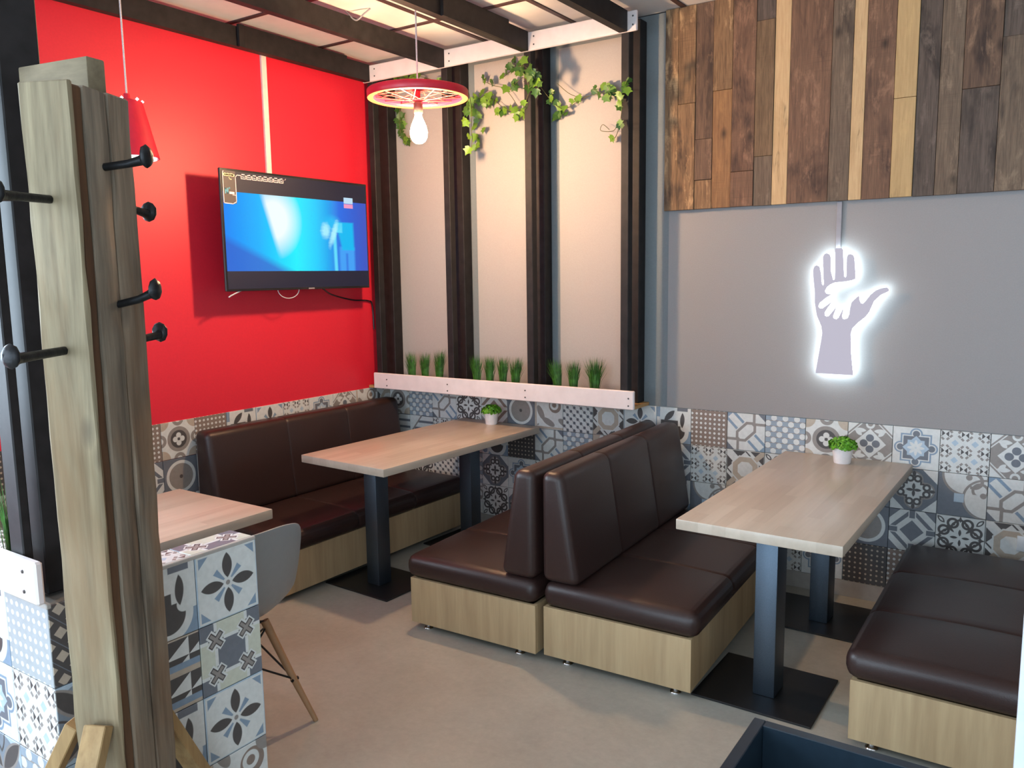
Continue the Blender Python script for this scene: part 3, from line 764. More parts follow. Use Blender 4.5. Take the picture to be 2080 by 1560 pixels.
# ------------------------------------------------------------------ ivy
IVY_M=[(0.883,-0.268,2.52,0.034),(0.883,-0.251,2.583,0.033),(0.908,-0.258,2.608,0.03),(0.78,-0.058,2.679,0.034),(0.813,-0.066,2.701,0.03),(0.822,-0.052,2.597,0.026),(0.811,-0.067,2.605,0.034),(0.804,-0.061,2.531,0.029),(0.819,-0.057,2.56,0.023),(0.876,-0.059,2.499,0.03),(0.9,-0.243,2.437,0.03),(0.796,-0.046,2.467,0.034),(0.819,-0.063,2.414,0.034),(0.892,-0.245,2.359,0.034),(0.8,-0.063,2.406,0.026),(0.791,-0.07,2.64,0.03),(0.832,-0.046,2.675,0.034),(0.868,-0.063,2.715,0.037),(0.886,-0.062,2.683,0.033),(0.89,-0.048,2.644,0.03),(0.918,-0.055,2.644,0.029),(0.936,-0.058,2.677,0.033),(0.953,-0.051,2.659,0.029),(0.922,-0.069,2.689,0.033),(0.889,-0.053,2.78,0.029),(0.939,-0.061,2.762,0.03),(0.975,-0.068,2.594,0.032),(0.999,-0.053,2.585,0.032),(1.016,-0.047,2.598,0.032),(1.038,-0.065,2.711,0.035),(1.058,-0.054,2.61,0.028),(1.1,-0.063,2.586,0.032),(1.113,-0.051,2.557,0.032),(1.146,-0.052,2.571,0.033),(1.108,-0.065,2.542,0.028)]
IVY_C=[(1.018,-0.066,2.788,0.028),(1.043,-0.071,2.81,0.025),(1.072,-0.07,2.832,0.031),(1.085,-0.066,2.814,0.028),(1.198,-0.204,2.804,0.028),(1.129,-0.068,2.807,0.031),(1.148,-0.065,2.821,0.031),(1.272,-0.224,2.806,0.034),(1.184,-0.066,2.817,0.031),(1.319,-0.256,2.733,0.033),(1.269,-0.221,2.724,0.031),(1.331,-0.265,2.702,0.033),(1.352,-0.266,2.721,0.03),(1.361,-0.26,2.688,0.03),(1.347,-0.27,2.677,0.03),(1.364,-0.243,2.713,0.026),(1.382,-0.252,2.676,0.026),(1.182,-0.064,2.743,0.031),(1.254,-0.218,2.744,0.031),(1.343,-0.272,2.748,0.03),(1.103,-0.063,2.742,0.028),(1.108,-0.071,2.712,0.031),(1.087,-0.072,2.732,0.028),(1.308,-0.241,2.647,0.034),(1.378,-0.277,2.613,0.032),(1.265,-0.208,2.569,0.026),(1.266,-0.225,2.583,0.024),(1.4,-0.269,2.654,0.023)]
IVY_R=[(1.336,-0.044,2.658,0.025),(1.346,-0.063,2.619,0.028),(1.371,-0.058,2.599,0.025),(1.375,-0.053,2.527,0.032),(1.396,-0.045,2.536,0.03),(1.347,-0.042,2.52,0.03),(1.378,-0.048,2.584,0.025),(1.432,-0.061,2.558,0.026),(1.441,-0.052,2.531,0.018),(1.469,-0.048,2.595,0.023),(1.527,-0.065,2.601,0.027),(1.505,-0.049,2.596,0.024),(1.608,-0.057,2.625,0.022),(1.636,-0.051,2.606,0.03),(1.668,-0.049,2.646,0.031),(1.698,-0.049,2.636,0.032),(1.719,-0.053,2.625,0.03),(1.706,-0.052,2.592,0.034),(1.693,-0.061,2.581,0.03),(1.732,-0.053,2.604,0.027),(1.87,-0.256,2.526,0.028),(1.857,-0.241,2.546,0.026),(1.916,-0.279,2.597,0.024),(1.906,-0.27,2.588,0.024),(1.913,-0.261,2.556,0.029),(1.883,-0.235,2.569,0.026),(1.874,-0.263,2.499,0.026),(1.864,-0.256,2.481,0.026),(1.869,-0.253,2.404,0.023),(1.863,-0.252,2.389,0.021),(1.72,-0.047,2.368,0.028)]
IVY_L=[(0.182,-0.03,2.912,0.036),(0.215,-0.032,2.892,0.035),(0.247,-0.034,2.899,0.038),(0.277,-0.033,2.884,0.037),(0.316,-0.033,2.883,0.035),(0.359,-0.047,2.889,0.029),(0.423,-0.041,2.847,0.029),(0.543,-0.045,2.826,0.028),(0.198,-0.047,2.695,0.035),(0.21,-0.039,2.661,0.036),(0.194,-0.045,2.628,0.038),(0.201,-0.038,2.593,0.036),(0.205,-0.039,2.558,0.036),(0.241,-0.051,2.526,0.035),(0.254,-0.042,2.507,0.035),(0.269,-0.044,2.49,0.03)]
def leaf_mesh(fold_, seed):
    R = random.Random(seed)
    out = [(0, -0.45), (0.22, -0.5), (0.5, -0.28), (0.42, -0.08), (0.6, 0.12), (0.3, 0.2), (0.16, 0.34), (0.0, 0.62), (-0.16, 0.34), (-0.3, 0.2), (-0.6, 0.12), (-0.42, -0.08), (-0.5, -0.28), (-0.22, -0.5)]
    vs = [(0, 0, -0.35), (0, 0.0, 0.05)]
    vs += [(x*R.uniform(0.9, 1.1), -abs(x)*fold_ - 0.12*max(0, z)**2, z) for x, z in out]
    n = len(out); fs = []
    for i in range(n):
        fs.append((1, 2+i, 2+(i+1) % n))
    me = bpy.data.meshes.new('leaf'); me.from_pydata(vs, [], fs); me.update()
    for p in me.polygons: p.use_smooth = True
    return me
LEAF = {}
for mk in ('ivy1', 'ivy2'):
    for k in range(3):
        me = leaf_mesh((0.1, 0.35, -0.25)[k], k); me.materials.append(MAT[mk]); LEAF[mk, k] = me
def ivy(label, pts, stems, seed, darkp):
    R = random.Random(seed)
    base = Vector(pts[0][:3])
    g = thing('ivy_garland', label, 'ivy', base)
    bm = bmesh.new()
    for s in stems: tube_bm(bm, spline([Vector(p)-base for p in s], 5), 0.0018, 5)
    link('stem', fin(bm, 'stem', True), MAT['stem'], g)
    more = [(x+R.uniform(-0.022, 0.022), y+R.uniform(-0.01, 0.012), z+R.uniform(-0.022, 0.022), w*R.uniform(0.65, 0.95)) for (x, y, z, w) in pts if R.random() < 0.55]
    for (x, y, z, w) in pts + more:
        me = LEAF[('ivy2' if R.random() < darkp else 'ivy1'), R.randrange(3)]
        o = link('leaf', me, None, g); o.location = Vector((x, y, z)) - base
        s = w*1.55; o.scale = (s, s, s)
        o.rotation_euler = (R.uniform(-0.7, 0.5), PI+R.uniform(-0.9, 0.9), R.uniform(-0.7, 0.7))
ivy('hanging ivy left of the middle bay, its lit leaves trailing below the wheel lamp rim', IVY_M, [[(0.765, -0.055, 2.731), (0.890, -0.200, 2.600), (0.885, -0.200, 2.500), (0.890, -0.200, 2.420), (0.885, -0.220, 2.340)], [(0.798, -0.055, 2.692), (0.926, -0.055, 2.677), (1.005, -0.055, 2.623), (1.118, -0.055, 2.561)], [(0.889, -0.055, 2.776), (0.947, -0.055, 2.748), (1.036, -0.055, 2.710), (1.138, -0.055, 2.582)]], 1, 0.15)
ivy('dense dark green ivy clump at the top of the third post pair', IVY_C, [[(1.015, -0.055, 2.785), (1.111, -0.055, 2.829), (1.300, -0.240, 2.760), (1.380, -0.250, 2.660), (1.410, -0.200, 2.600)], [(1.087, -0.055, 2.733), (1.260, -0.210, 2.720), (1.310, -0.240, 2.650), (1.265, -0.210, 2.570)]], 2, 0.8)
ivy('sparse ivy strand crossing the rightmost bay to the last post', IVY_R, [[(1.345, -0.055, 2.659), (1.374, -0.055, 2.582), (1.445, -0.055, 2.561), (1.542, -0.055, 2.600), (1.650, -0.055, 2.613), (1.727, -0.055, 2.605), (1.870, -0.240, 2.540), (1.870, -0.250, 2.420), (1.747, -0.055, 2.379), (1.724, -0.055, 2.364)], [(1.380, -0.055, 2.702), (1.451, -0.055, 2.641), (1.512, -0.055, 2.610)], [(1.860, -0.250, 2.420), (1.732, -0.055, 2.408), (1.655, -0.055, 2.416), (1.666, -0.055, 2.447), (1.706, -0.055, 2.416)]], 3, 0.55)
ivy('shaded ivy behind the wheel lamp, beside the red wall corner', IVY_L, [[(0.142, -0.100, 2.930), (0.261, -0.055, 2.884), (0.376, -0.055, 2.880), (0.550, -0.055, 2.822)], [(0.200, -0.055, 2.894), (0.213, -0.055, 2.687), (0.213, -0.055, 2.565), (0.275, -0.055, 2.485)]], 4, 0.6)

# ------------------------------------------------------------------ wood cladding
CZ0, CZ1 = 1.966, 2.978
clad = thing('wood_cladding', 'reclaimed timber plank cladding on the upper back wall', 'cladding', (2.021, 0, CZ0))
bx('backing', (0.004, -0.02, 0.004), (2.3, 0.0, CZ1-CZ0), MAT['conduit'], clad)
cx = [2.021, 2.094, 2.187, 2.279, 2.378, 2.494, 2.584, 2.658, 2.848, 2.941, 2.998, 3.12, 3.212, 3.30, 3.39, 3.53, 3.66, 3.78, 3.9, 4.05, 4.2, 4.32]
ck = ['a', 'a', 'b', 'c', 'd', 'e', 'f', 'd', 'i', 'f', 'd', 'g', 'h', 'i', 'h', 'h', 'i', 'a', 'f', 'h', 'i']
cj = {2: [(2.112, 'a'), (2.316, 'b')], 3: [(2.544, 'c', 'a')], 4: [(2.139, 'd')], 5: [(2.204, 'i'), (2.841, 'e')], 11: [(2.40, 'g')], 14: [(2.405, 'h', 'b')], 15: [(2.597, 'i', 'h')], 8: [], 1: [(2.5, 'a')]}
R = random.Random(11)
for k, (x0, x1) in enumerate(zip(cx, cx[1:])):
    zs = [CZ0] + [j[0] for j in cj.get(k, [])] + [CZ1]
    kinds = [ck[k]]*(len(zs)-1)
    for q, j in enumerate(cj.get(k, [])):
        kinds[q] = j[1]
        if len(j) > 2: kinds[q+1] = j[2]
    if k == 2: kinds = ['a', 'b', 'b']
    if k == 5: kinds = ['i', 'e', 'h']
    for z0, z1, kd in zip(zs, zs[1:], kinds):
        th = 0.018 + R.uniform(0, 0.006)
        bx('plank', (x0-2.021+0.0008, -0.02-th, z0-CZ0+R.uniform(0, 0.0015)), (x1-2.021-0.0008, -0.02, z1-CZ0-0.001), PL[kd], clad, 0.0012)

# ------------------------------------------------------------------ hand sign
SIGN=[(2.825,1.149),(2.847,1.314),(2.85,1.344),(2.845,1.377),(2.822,1.429),(2.811,1.488),(2.809,1.543),(2.799,1.619),(2.798,1.646),(2.804,1.664),(2.815,1.668),(2.826,1.662),(2.834,1.629),(2.839,1.581),(2.845,1.572),(2.85,1.578),(2.848,1.597),(2.843,1.672),(2.842,1.71),(2.849,1.721),(2.859,1.724),(2.87,1.719),(2.876,1.704),(2.879,1.639),(2.89,1.599),(2.894,1.596),(2.899,1.604),(2.898,1.671),(2.895,1.74),(2.898,1.747),(2.925,1.746),(2.93,1.739),(2.934,1.681),(2.939,1.617),(2.946,1.608),(2.95,1.615),(2.949,1.702),(2.954,1.715),(2.964,1.718),(2.976,1.713),(2.982,1.698),(2.989,1.627),(2.99,1.602),(2.976,1.596),(2.951,1.591),(2.9,1.586),(2.877,1.576),(2.862,1.562),(2.855,1.546),(2.86,1.535),(2.871,1.532),(2.887,1.531),(2.856,1.509),(2.831,1.486),(2.827,1.472),(2.834,1.463),(2.848,1.463),(2.878,1.486),(2.889,1.493),(2.873,1.47),(2.857,1.443),(2.858,1.43),(2.867,1.424),(2.878,1.427),(2.892,1.446),(2.91,1.469),(2.901,1.441),(2.896,1.424),(2.901,1.415),(2.912,1.412),(2.922,1.419),(2.934,1.446),(2.942,1.465),(2.939,1.441),(2.937,1.425),(2.941,1.415),(2.95,1.413),(2.963,1.418),(2.97,1.436),(2.972,1.463),(2.978,1.492),(2.992,1.507),(3.009,1.524),(3.012,1.503),(3.018,1.49),(3.026,1.486),(3.035,1.493),(3.059,1.527),(3.082,1.548),(3.106,1.558),(3.128,1.562),(3.138,1.553),(3.137,1.545),(3.126,1.539),(3.103,1.527),(3.075,1.498),(3.057,1.448),(3.043,1.427),(3.009,1.397),(2.985,1.369),(2.979,1.345),(2.984,1.254),(2.997,1.148)]
sg = thing('hand_sign', 'backlit pale hand shaped sign with a small hand cut out, glowing on the grey wall', 'sign', (2.91, -0.05, 1.148))
sp_ = [(x-2.91, z-1.148) for x, z in SIGN]
link('hand_board', prism(sp_, 0.0, 0.008, axis='y', name='hand_board'), MAT['signface'], sg)
link('led_back', prism(sp_, 0.0085, 0.0115, axis='y', name='led_back'), MAT['signled'], sg)
for x, z in ((-0.05, 0.1), (0.04, 0.1), (-0.01, 0.25)):
    bx('standoff', (x-0.004, 0.0115, z-0.004), (x+0.004, 0.046, z+0.004), MAT['chrome'], sg)
o = bx('cable_trunking', (2.888, -0.016, 1.73), (2.912, -0.004, 1.966), MAT['conduit'], None, 0.002)
o['label'] = 'grey cable trunking running up from the hand sign to the cladding'; o['category'] = 'trunking'

# ------------------------------------------------------------------ television
TVD = 0.18
tv = thing('television', 'flat television on a wall bracket showing a blue underwater-lit scene', 'television', (TVD, -0.886, 1.578))
TW, TH = 0.533, 0.632
bx('casing', (-0.05, -TW+0.12, 0.06), (-0.016, TW-0.12, TH-0.12), MAT['tvblack'], tv, 0.01); bx('shell', (-0.016, -TW, 0.0), (-0.004, TW, TH), MAT['tvblack'], tv, 0.003)
bx('bezel', (-0.004, -TW, 0.0), (0.0, TW, TH), MAT['tvblack'], tv, 0.0015)
bx('wall_bracket', (-TVD, -0.12, 0.2), (-0.05, 0.12, 0.42), MAT['iron'], tv, 0.004)
def quad(name, y0, y1, z0, z1, mat, parent, x=0.001, uv=False):
    me = bpy.data.meshes.new(name); me.from_pydata([(x, y0, z0), (x, y1, z0), (x, y1, z1), (x, y0, z1)], [], [(0, 1, 2, 3)])
    if uv:
        u = me.uv_layers.new(name='UVMap')
        for li, c in enumerate(((0, 0), (1, 0), (1, 1), (0, 1))): u.data[li].uv = c
    me.update()
    return link(name, me, mat, parent)
quad('picture', -TW+0.012, TW-0.01, 0.105, 0.515, MAT['tv'], tv, 0.0008, True)
quad('letterbox', -TW+0.012, TW-0.01, 0.012, 0.105, MAT['letterbox'], tv, 0.0008)
quad('letterbox', -TW+0.012, TW-0.01, 0.515, TH-0.012, MAT['letterbox'], tv, 0.0008)
lo = quad('channel_logo', 0.335, 0.41, 0.505, 0.54, MAT['logo_w'], tv, 0.0016); lo['label'] = 'white and pink channel logo'
quad('logo_band', 0.335, 0.41, 0.478, 0.502, MAT['logo_r'], lo, 0.0016)
quad('maker_mark', 0.03, 0.075, 0.002, 0.009, MAT['conduit'], tv, 0.0008)
# demo sticker at the upper left corner of the screen
stk = thing('x', 'x', 'x'); stk.name = 'demo_sticker'; del stk['category']; stk['label'] = 'dark sticker with pink outline, gold script and a row of small icons'; stk.parent = tv; stk.location = (0.0015, -TW+0.012, TH-0.012)
quad('sticker_film', 0.0, 0.082, -0.165, 0.0, MAT['sticker'], stk, 0.0006)
bm = bmesh.new()
def line2(pts, w, x=0.0012):
    for (a, b) in zip(pts, pts[1:]):
        d = Vector((b[0]-a[0], b[1]-a[1])).normalized(); nn = Vector((-d.y, d.x))*w/2; e = d*w*0.4
        q = [(a[0]-e.x+nn.x, a[1]-e.y+nn.y), (b[0]+e.x+nn.x, b[1]+e.y+nn.y), (b[0]+e.x-nn.x, b[1]+e.y-nn.y), (a[0]-e.x-nn.x, a[1]-e.y-nn.y)]
        bm.faces.new([bm.verts.new((x, p[0], p[1])) for p in q])
L = [(0.008, -0.004), (0.004, -0.012), (0.004, -0.165), (0.06, -0.167), (0.082, -0.155), (0.082, -0.03), (0.092, -0.018), (0.115, -0.018)]
for k in range(8):
    x = 0.118+k*0.036; L += [(x, -0.018), (x, -0.034), (x+0.028, -0.034), (x+0.028, -0.018)]
line2(L, 0.004)
for k in range(8):
    x = 0.118+k*0.036; line2([(x+0.006, -0.012-0.003*(k % 2)), (x+0.022, -0.012)], 0.005); line2([(x+0.006, -0.024), (x+0.02, -0.025)], 0.004)
line2([(0.41, -0.018), (0.418, -0.01)], 0.002)
link('outline', fin(bm, 'outline'), MAT['sticker_line'], stk)
bm = bmesh.new()
for k, (a, b) in enumerate(((0.010, 0.016), (0.018, 0.026), (0.028, 0.034), (0.036, 0.045), (0.047, 0.055), (0.057, 0.065), (0.066, 0.072))):
    line2([(a, -0.020+0.002*(k % 2)), (b, -0.022)], 0.011)
line2([(0.042, -0.033), (0.046, -0.041), (0.056, -0.043)], 0.004)
link('gold_script', fin(bm, 'gold_script'), MAT['sticker_gold'], stk)
bm = bmesh.new(); line2([(0.016, -0.115), (0.016, -0.09), (0.031, -0.115), (0.031, -0.09)], 0.006); line2([(0.038, -0.088), (0.046, -0.088)], 0.003); line2([(0.042, -0.084), (0.042, -0.092)], 0.003)
link('blue_mark', fin(bm, 'blue_mark'), MAT['sticker_blue'], stk)
bm = bmesh.new(); line2([(0.044, -0.112), (0.066, -0.112)], 0.012); line2([(0.06, -0.122), (0.08, -0.122)], 0.003)
link('white_mark', fin(bm, 'white_mark'), MAT['sticker_line'], stk)
loop = [(-0.03, -0.17+0.155*(1-math.cos(PI*k/14))/2, -0.052*math.sin(PI*k/14)+0.004) for k in range(15)]
tube('white_cable', loop, 0.0025, MAT['white'], tv, 6)
tube('tape_end', [(-0.01, -0.43, 0.004), (-0.008, -0.5, -0.022), (-0.008, -0.515, -0.03)], 0.004, MAT['white'], tv, 6)
tb = tube('power_cable', spline([(TVD-0.03, -0.72, 1.58), (0.1, -0.6, 1.54), (0.02, -0.35, 1.5), (0.012, -0.2, 1.49), (0.012, -0.16, 1.46), (0.012, -0.15, 1.3)], 6), 0.005, MAT['tvblack'], None, 6)
tb['label'] = 'black power cable drooping from the television to the corner'; tb['category'] = 'cable'
o = bx('cable_trunking', (0.0, -0.975, 2.15), (0.016, -0.94, 2.93), MAT['conduitw'], None, 0.002)
o['label'] = 'white vertical cable trunking on the red wall above the television'; o['category'] = 'trunking'
o = bx('wall_socket', (3.70, -0.018, 0.40), (3.78, -0.008, 0.47), MAT['white'], None, 0.004, 2)
o['label'] = 'white wall socket on the tiles above the right bench'; o['category'] = 'socket'

# ------------------------------------------------------------------ pendant lamps
WL = thing('wheel_lamp', 'red bicycle wheel pendant lamp with a bare glowing bulb', 'pendant lamp', (1.16, -1.0, 2.51))
tube('cord', [(0, 0, 0.02), (0, 0, 0.48)], 0.004, MAT['cord'], WL, 8)
RW = 0.243
rim = [(RW-0.002, -0.016), (RW, -0.013), (RW+0.001, 0.016), (RW-0.002, 0.02), (RW-0.03, 0.016), (RW-0.034, 0.006), (RW-0.034, -0.010), (RW-0.028, -0.0155)]
link('rim', lathe(rim, 72), MAT['redmetal'], WL)
bare = link('rim_underside', lathe([(RW-0.002, -0.016), (RW-0.002, -0.0185), (RW-0.028, -0.018), (RW-0.028, -0.0155), (RW-0.002, -0.016)], 72), MAT['bare'], WL); bare['label'] = 'underside of the red rim, bulb light put into its orange colour'
link('hub', lathe([(0, 0.045), (0.012, 0.045), (0.014, 0.03), (0.026, 0.028), (0.026, 0.022), (0.012, 0.018), (0.012, -0.018), (0.026, -0.022), (0.026, -0.028), (0.014, -0.032), (0, -0.032)], 20), MAT['redmetal'], WL)
for k in range(28):
    a = 2*PI*k/28; s = 1 if k % 2 else -1; tw = (1 if (k//2) % 2 else -1)*1.25
    tube('spoke', [(0.024*math.cos(a+tw), 0.024*math.sin(a+tw), 0.025*s), ((RW-0.024)*math.cos(a), (RW-0.024)*math.sin(a), 0.003*s)], 0.0026, MAT['spoke'], WL, 5)
link('socket', lathe([(0, -0.03), (0.014, -0.03), (0.022, -0.04), (0.022, -0.085), (0.019, -0.088), (0, -0.088)], 16), MAT['socket'], WL)
bp = [(0, -0.088), (0.015, -0.09), (0.018, -0.105), (0.027, -0.125), (0.037, -0.15), (0.042, -0.175), (0.040, -0.198), (0.031, -0.216), (0.016, -0.227), (0, -0.23)]
link('bulb', lathe(bp, 24), MAT['bulb'], WL)
CL = thing('cone_lamp', 'red cone pendant lamp with a cool white light, partly behind the coat rack', 'pendant lamp', (0.345, -2.0, 2.178))
tube('cord', [(0, 0, 0.27), (0, 0, 0.80)], 0.004, MAT['cord'], CL, 8)
link('shade', lathe([(0.045, 0.245), (0.062, 0.24), (0.118, 0.0), (0.114, 0.0), (0.057, 0.233), (0.045, 0.237), (0.045, 0.245)], 32), MAT['redmetal'], CL)
link('cap', lathe([(0, 0.275), (0.012, 0.275), (0.016, 0.248), (0.046, 0.246), (0.046, 0.238), (0, 0.238)], 20), MAT['redmetal'], CL)
link('led_disc', lathe([(0, -0.004), (0.106, -0.004), (0.106, 0.008), (0, 0.008)], 32), MAT['led'], CL)
for k in range(6):
    a = 2*PI*k/6; s = link('cap_light', lathe([(0, -0.008), (0.008, 0), (0, 0.008)], 8), MAT['led'], CL); s.location = (0.062*math.cos(a+0.15), 0.062*math.sin(a+0.15), 0.246)
cc = tube('ceiling_cable', spline([(0.70, -1.0, 2.978), (0.75, -0.98, 2.93), (0.80, -0.97, 2.955), (0.83, -0.955, 2.978)], 6), 0.004, MAT['conduit'], None, 6)
cc['label'] = 'short loop of grey cable hanging from the ceiling panels'; cc['category'] = 'cable'

# ------------------------------------------------------------------ benches
def cushion(a, b, r, crown=0.0, nx=8, ny=8, name='cushion'):
    """rounded upholstery block; a/b opposite corners; crown lifts the top"""
    bm = bmesh.new(); bmbox(bm, a, b)
    bmesh.ops.bevel(bm, geom=bm.edges[:], offset=r, segments=4, profile=0.5, affect='EDGES')
    big = [f for f in bm.faces if f.calc_area() > 0.02]
    es = list({e for f in big for e in f.edges})
    bmesh.ops.subdivide_edges(bm, edges=es, cuts=5, use_grid_fill=True)
    cxm, cym = (a[0]+b[0])/2, (a[1]+b[1])/2; hx, hy = (b[0]-a[0])/2, (b[1]-a[1])/2; zm = (a[2]+b[2])/2
    for v in bm.verts:
        if v.co.z > zm:
            k = max(0, 1-((v.co.x-cxm)/hx)**2)*max(0, 1-((v.co.y-cym)/hy)**4)
            v.co.z += crown*k
    return fin(bm, name, True, 60)
def split(me, seams, pinch=0.005):
    """cut a padded block into its sewn sections, pinched along the seams"""
    out = []
    for n in range(len(seams)-1):
        bm = bmesh.new(); bm.from_mesh(me)
        for k in (n, n+1):
            if 0 < k < len(seams)-1:
                q = seams[k]
                for dq, clear in ((0.014, 0), (-0.014, 0), (0.005, 0), (-0.005, 0), (0.0, 1)):
                    bmesh.ops.bisect_plane(bm, geom=bm.verts[:]+bm.edges[:]+bm.faces[:], plane_co=(0, q+dq, 0), plane_no=(0, 1, 0), clear_outer=bool(clear and k == n+1), clear_inner=bool(clear and k == n))
        bm.normal_update()
        mv = [(v, v.normal.copy()) for v in bm.verts]
        for k in (n, n+1):
            if 0 < k < len(seams)-1:
                for v, nn in mv:
                    d = abs(v.co.y-seams[k])
                    f = 1.0 if d < 1e-4 else 0.45 if d < 0.0051 else 0
                    if f:
                        nn.y = 0; v.co -= nn.normalized()*pinch*f if nn.length > 1e-4 else nn
        bmesh.ops.holes_fill(bm, edges=[e for e in bm.edges if e.is_boundary], sides=0)
        out.append(fin(bm, 'cushion', True, 60))
    return out
def backrest(prof, y0, y1, r, name='back'):
    return prism(prof, y0, y1, r, 4, axis='y', name=name, smooth=True)
def bench(label, loc, rz, seams, depth, seat_over, back=None, x_sign=1, feet=True):
    """local: x from back (0) to seat front (depth), y along the bench (0 at camera end)"""
    t = thing('bench', label, 'bench', loc, rz)
    s = x_sign; L = seams[-1]-seams[0]; y0 = seams[0]; y1 = seams[-1]
    def bb(a, b):
        x0, x1 = sorted((a[0]*s, b[0]*s)); return (x0, a[1], a[2]), (x1, b[1], b[2])
    zb, zs, zt = 0.03, 0.241, 0.349
    d = depth
    for nm, a, b in (('end_panel', (0.004, y0+0.012, zb), (d, y0+0.03, zs)), ('end_panel', (0.004, y1-0.03, zb), (d, y1-0.012, zs)), ('front_panel', (d-0.018, y0+0.03, zb), (d-0.0005, y1-0.03, zs)), ('back_panel', (0.004, y0+0.03, zb), (0.022, y1-0.03, zs)), ('edge_band', (d-0.002, y0+0.0115, zb), (d+0.0005, y0+0.0305, zs))):
        a, b = bb(a, b); bx(nm, a, b, MAT['laminate'], t, 0.0008)
    a, b = bb((0.02, y0+0.03, zb+0.02), (d-0.02, y1-0.03, zb+0.036)); bx('bottom_board', a, b, MAT['laminate'], t)
    a, b = bb((0.0, y0, zs), (d+seat_over, y1, zt))
    for me in split(cushion(a, b, 0.045, 0.014), seams): link('seat_cushion', me, MAT['leather'], t)
    if back:
        for me in split(prism([(x*s, z) for x, z in back], y0, y1, 0.036, 5, axis='y', name='back'), seams): link('back_cushion', me, MAT['leather'], t)
    if feet:
        me = lathe([(0, 0), (0.02, 0), (0.022, 0.004), (0.02, 0.008), (0.009, 0.012), (0.009, 0.024), (0.018, 0.027), (0.018, 0.031), (0, 0.031)], 16, 'foot')
        for fx in (0.1, d-0.07):
            for fy in (y0+0.045, (y0+y1)/2, y1-0.06):
                f = link('foot', me, MAT['chrome'], t); f.location = (fx*s, fy, 0)
    return t
BKP = [(0.0, 0.352), (0.0, 0.815), (0.098, 0.815), (0.172, 0.352)]
bench('dark brown leather bench facing right, with its back against another bench, between the two tables', (2.088, -1.408, G), 0.035, [0.0, 0.445, 0.88, 1.33], 0.64, 0.03, BKP)
bench('dark brown leather bench facing left, back to back behind the wider bench', (2.066, -1.425, G), 0.03, [0.0, 0.445, 0.88, 1.33], 0.665, 0.025, BKP, -1)
BKR = [(0.0, 0.352), (0.0, 0.815), (0.12, 0.815), (0.175, 0.352)]
bench('dark brown leather bench along the red wall under the television', (0.025, -1.565, G), -0.02, [0.0, 0.525, 0.99, 1.46], 0.645, 0.03, BKR)
bench('dark brown leather bench seat at the right edge, beyond the black box', (3.955, -1.385, G), 0.0, [0.0, 0.40, 0.87, 1.32], 0.665, 0.022, BKP, -1)

# ------------------------------------------------------------------ tables
def table(label, loc, rz, w, L, pads, leg=(0.088, 0.105), plate=(0.455, 0.405), off=0.0):
    """origin at floor under the far edge centre; top extends towards -Y"""
    t = thing('table', label, 'table', loc, rz)
    bx('table_top', (-w/2, -L, 0.666), (w/2, 0, 0.706), MAT['table'], t, 0.004, 2)
    for y in pads:
        bx('leg', (-leg[0]/2+off, y-leg[1]/2, 0.008), (leg[0]/2+off, y+leg[1]/2, 0.658), MAT['paint'], t, 0.004, 2)
        bx('base_plate', (-plate[0]/2+off-0.015, y+0.02-plate[1]/2, 0), (plate[0]/2+off-0.015, y+0.02+plate[1]/2, 0.008), MAT['plate'], t, 0.0015)
        bx('mounting_plate', (-0.16+off, y-0.14, 0.658), (0.16+off, y+0.14, 0.666), MAT['plate'], t)
    return t
table('oak topped table between the wall bench and the left facing bench', (0.954, -0.055, G), -0.045, 0.595, 1.30, (-1.055, -0.29), (0.088, 0.09), (0.455, 0.36), off=-0.012)
table('oak topped table reflecting the hand sign, before the right bench', (2.977, -0.018, G), -0.011, 0.588, 1.378, (-1.13, -0.335), (0.082, 0.12), (0.445, 0.41), off=-0.012)
table('oak topped table at far left, half hidden behind the tiled half wall', (0.966, -2.085, G), 0.0, 0.606, 0.95, (-0.47,), (0.08, 0.08))

def bush(x, y, z, label, s=1.0, seed=1):
    R = random.Random(seed)
    g = thing('potted_plant', label, 'potted plant', (x, y, z))
    prof = [(0, 0), (0.036, 0), (0.038, 0.004), (0.047, 0.072), (0.0485, 0.075), (0.045, 0.075), (0.043, 0.066), (0, 0.066)]
    link('pot', lathe([(r*s, q*s) for r, q in prof], 24), MAT['pot'], g)
    bm = bmesh.new()
    for k in range(330):
        a = R.uniform(0, 2*PI); e = math.acos(R.uniform(-0.12, 1.0)); rr = R.uniform(0.75, 1.0)
        c = Vector((0.066*math.sin(e)*math.cos(a), 0.066*math.sin(e)*math.sin(a), 0.046*math.cos(e)))*rr*s + Vector((0, 0, 0.078*s))
        nrm = Vector((math.sin(e)*math.cos(a), math.sin(e)*math.sin(a), math.cos(e)*1.2)).normalized()
        nrm = (nrm + Vector((R.uniform(-.6, .6), R.uniform(-.6, .6), R.uniform(-.6, .6)))).normalized()
        u = nrm.orthogonal().normalized(); v = nrm.cross(u); q = R.uniform(0.006, 0.010)*s
        vs = [bm.verts.new(c+(u*math.cos(2*PI*i/6)+v*math.sin(2*PI*i/6))*q + nrm*(0.002 if i % 2 else 0)) for i in range(6)]
        bm.faces.new(vs)
    for k in range(40):
        a = R.uniform(0, 2*PI); r = R.uniform(0, 0.035)*s
        tube_bm(bm, [(r*0.6*math.cos(a), r*0.6*math.sin(a), 0.06*s), (r*1.4*math.cos(a), r*1.4*math.sin(a), 0.1*s)], 0.0012, 4)
    b = link('foliage', fin(bm, 'foliage'), MAT['green'], g); b['kind'] = 'stuff'
bush(0.945, -0.135, 0.742, 'small white pot of round green foliage on the far table below the grass', 0.96, 1)
bush(2.985, -0.15, 0.742, 'small white pot of round green foliage on the right table below the sign', 1.0, 2)

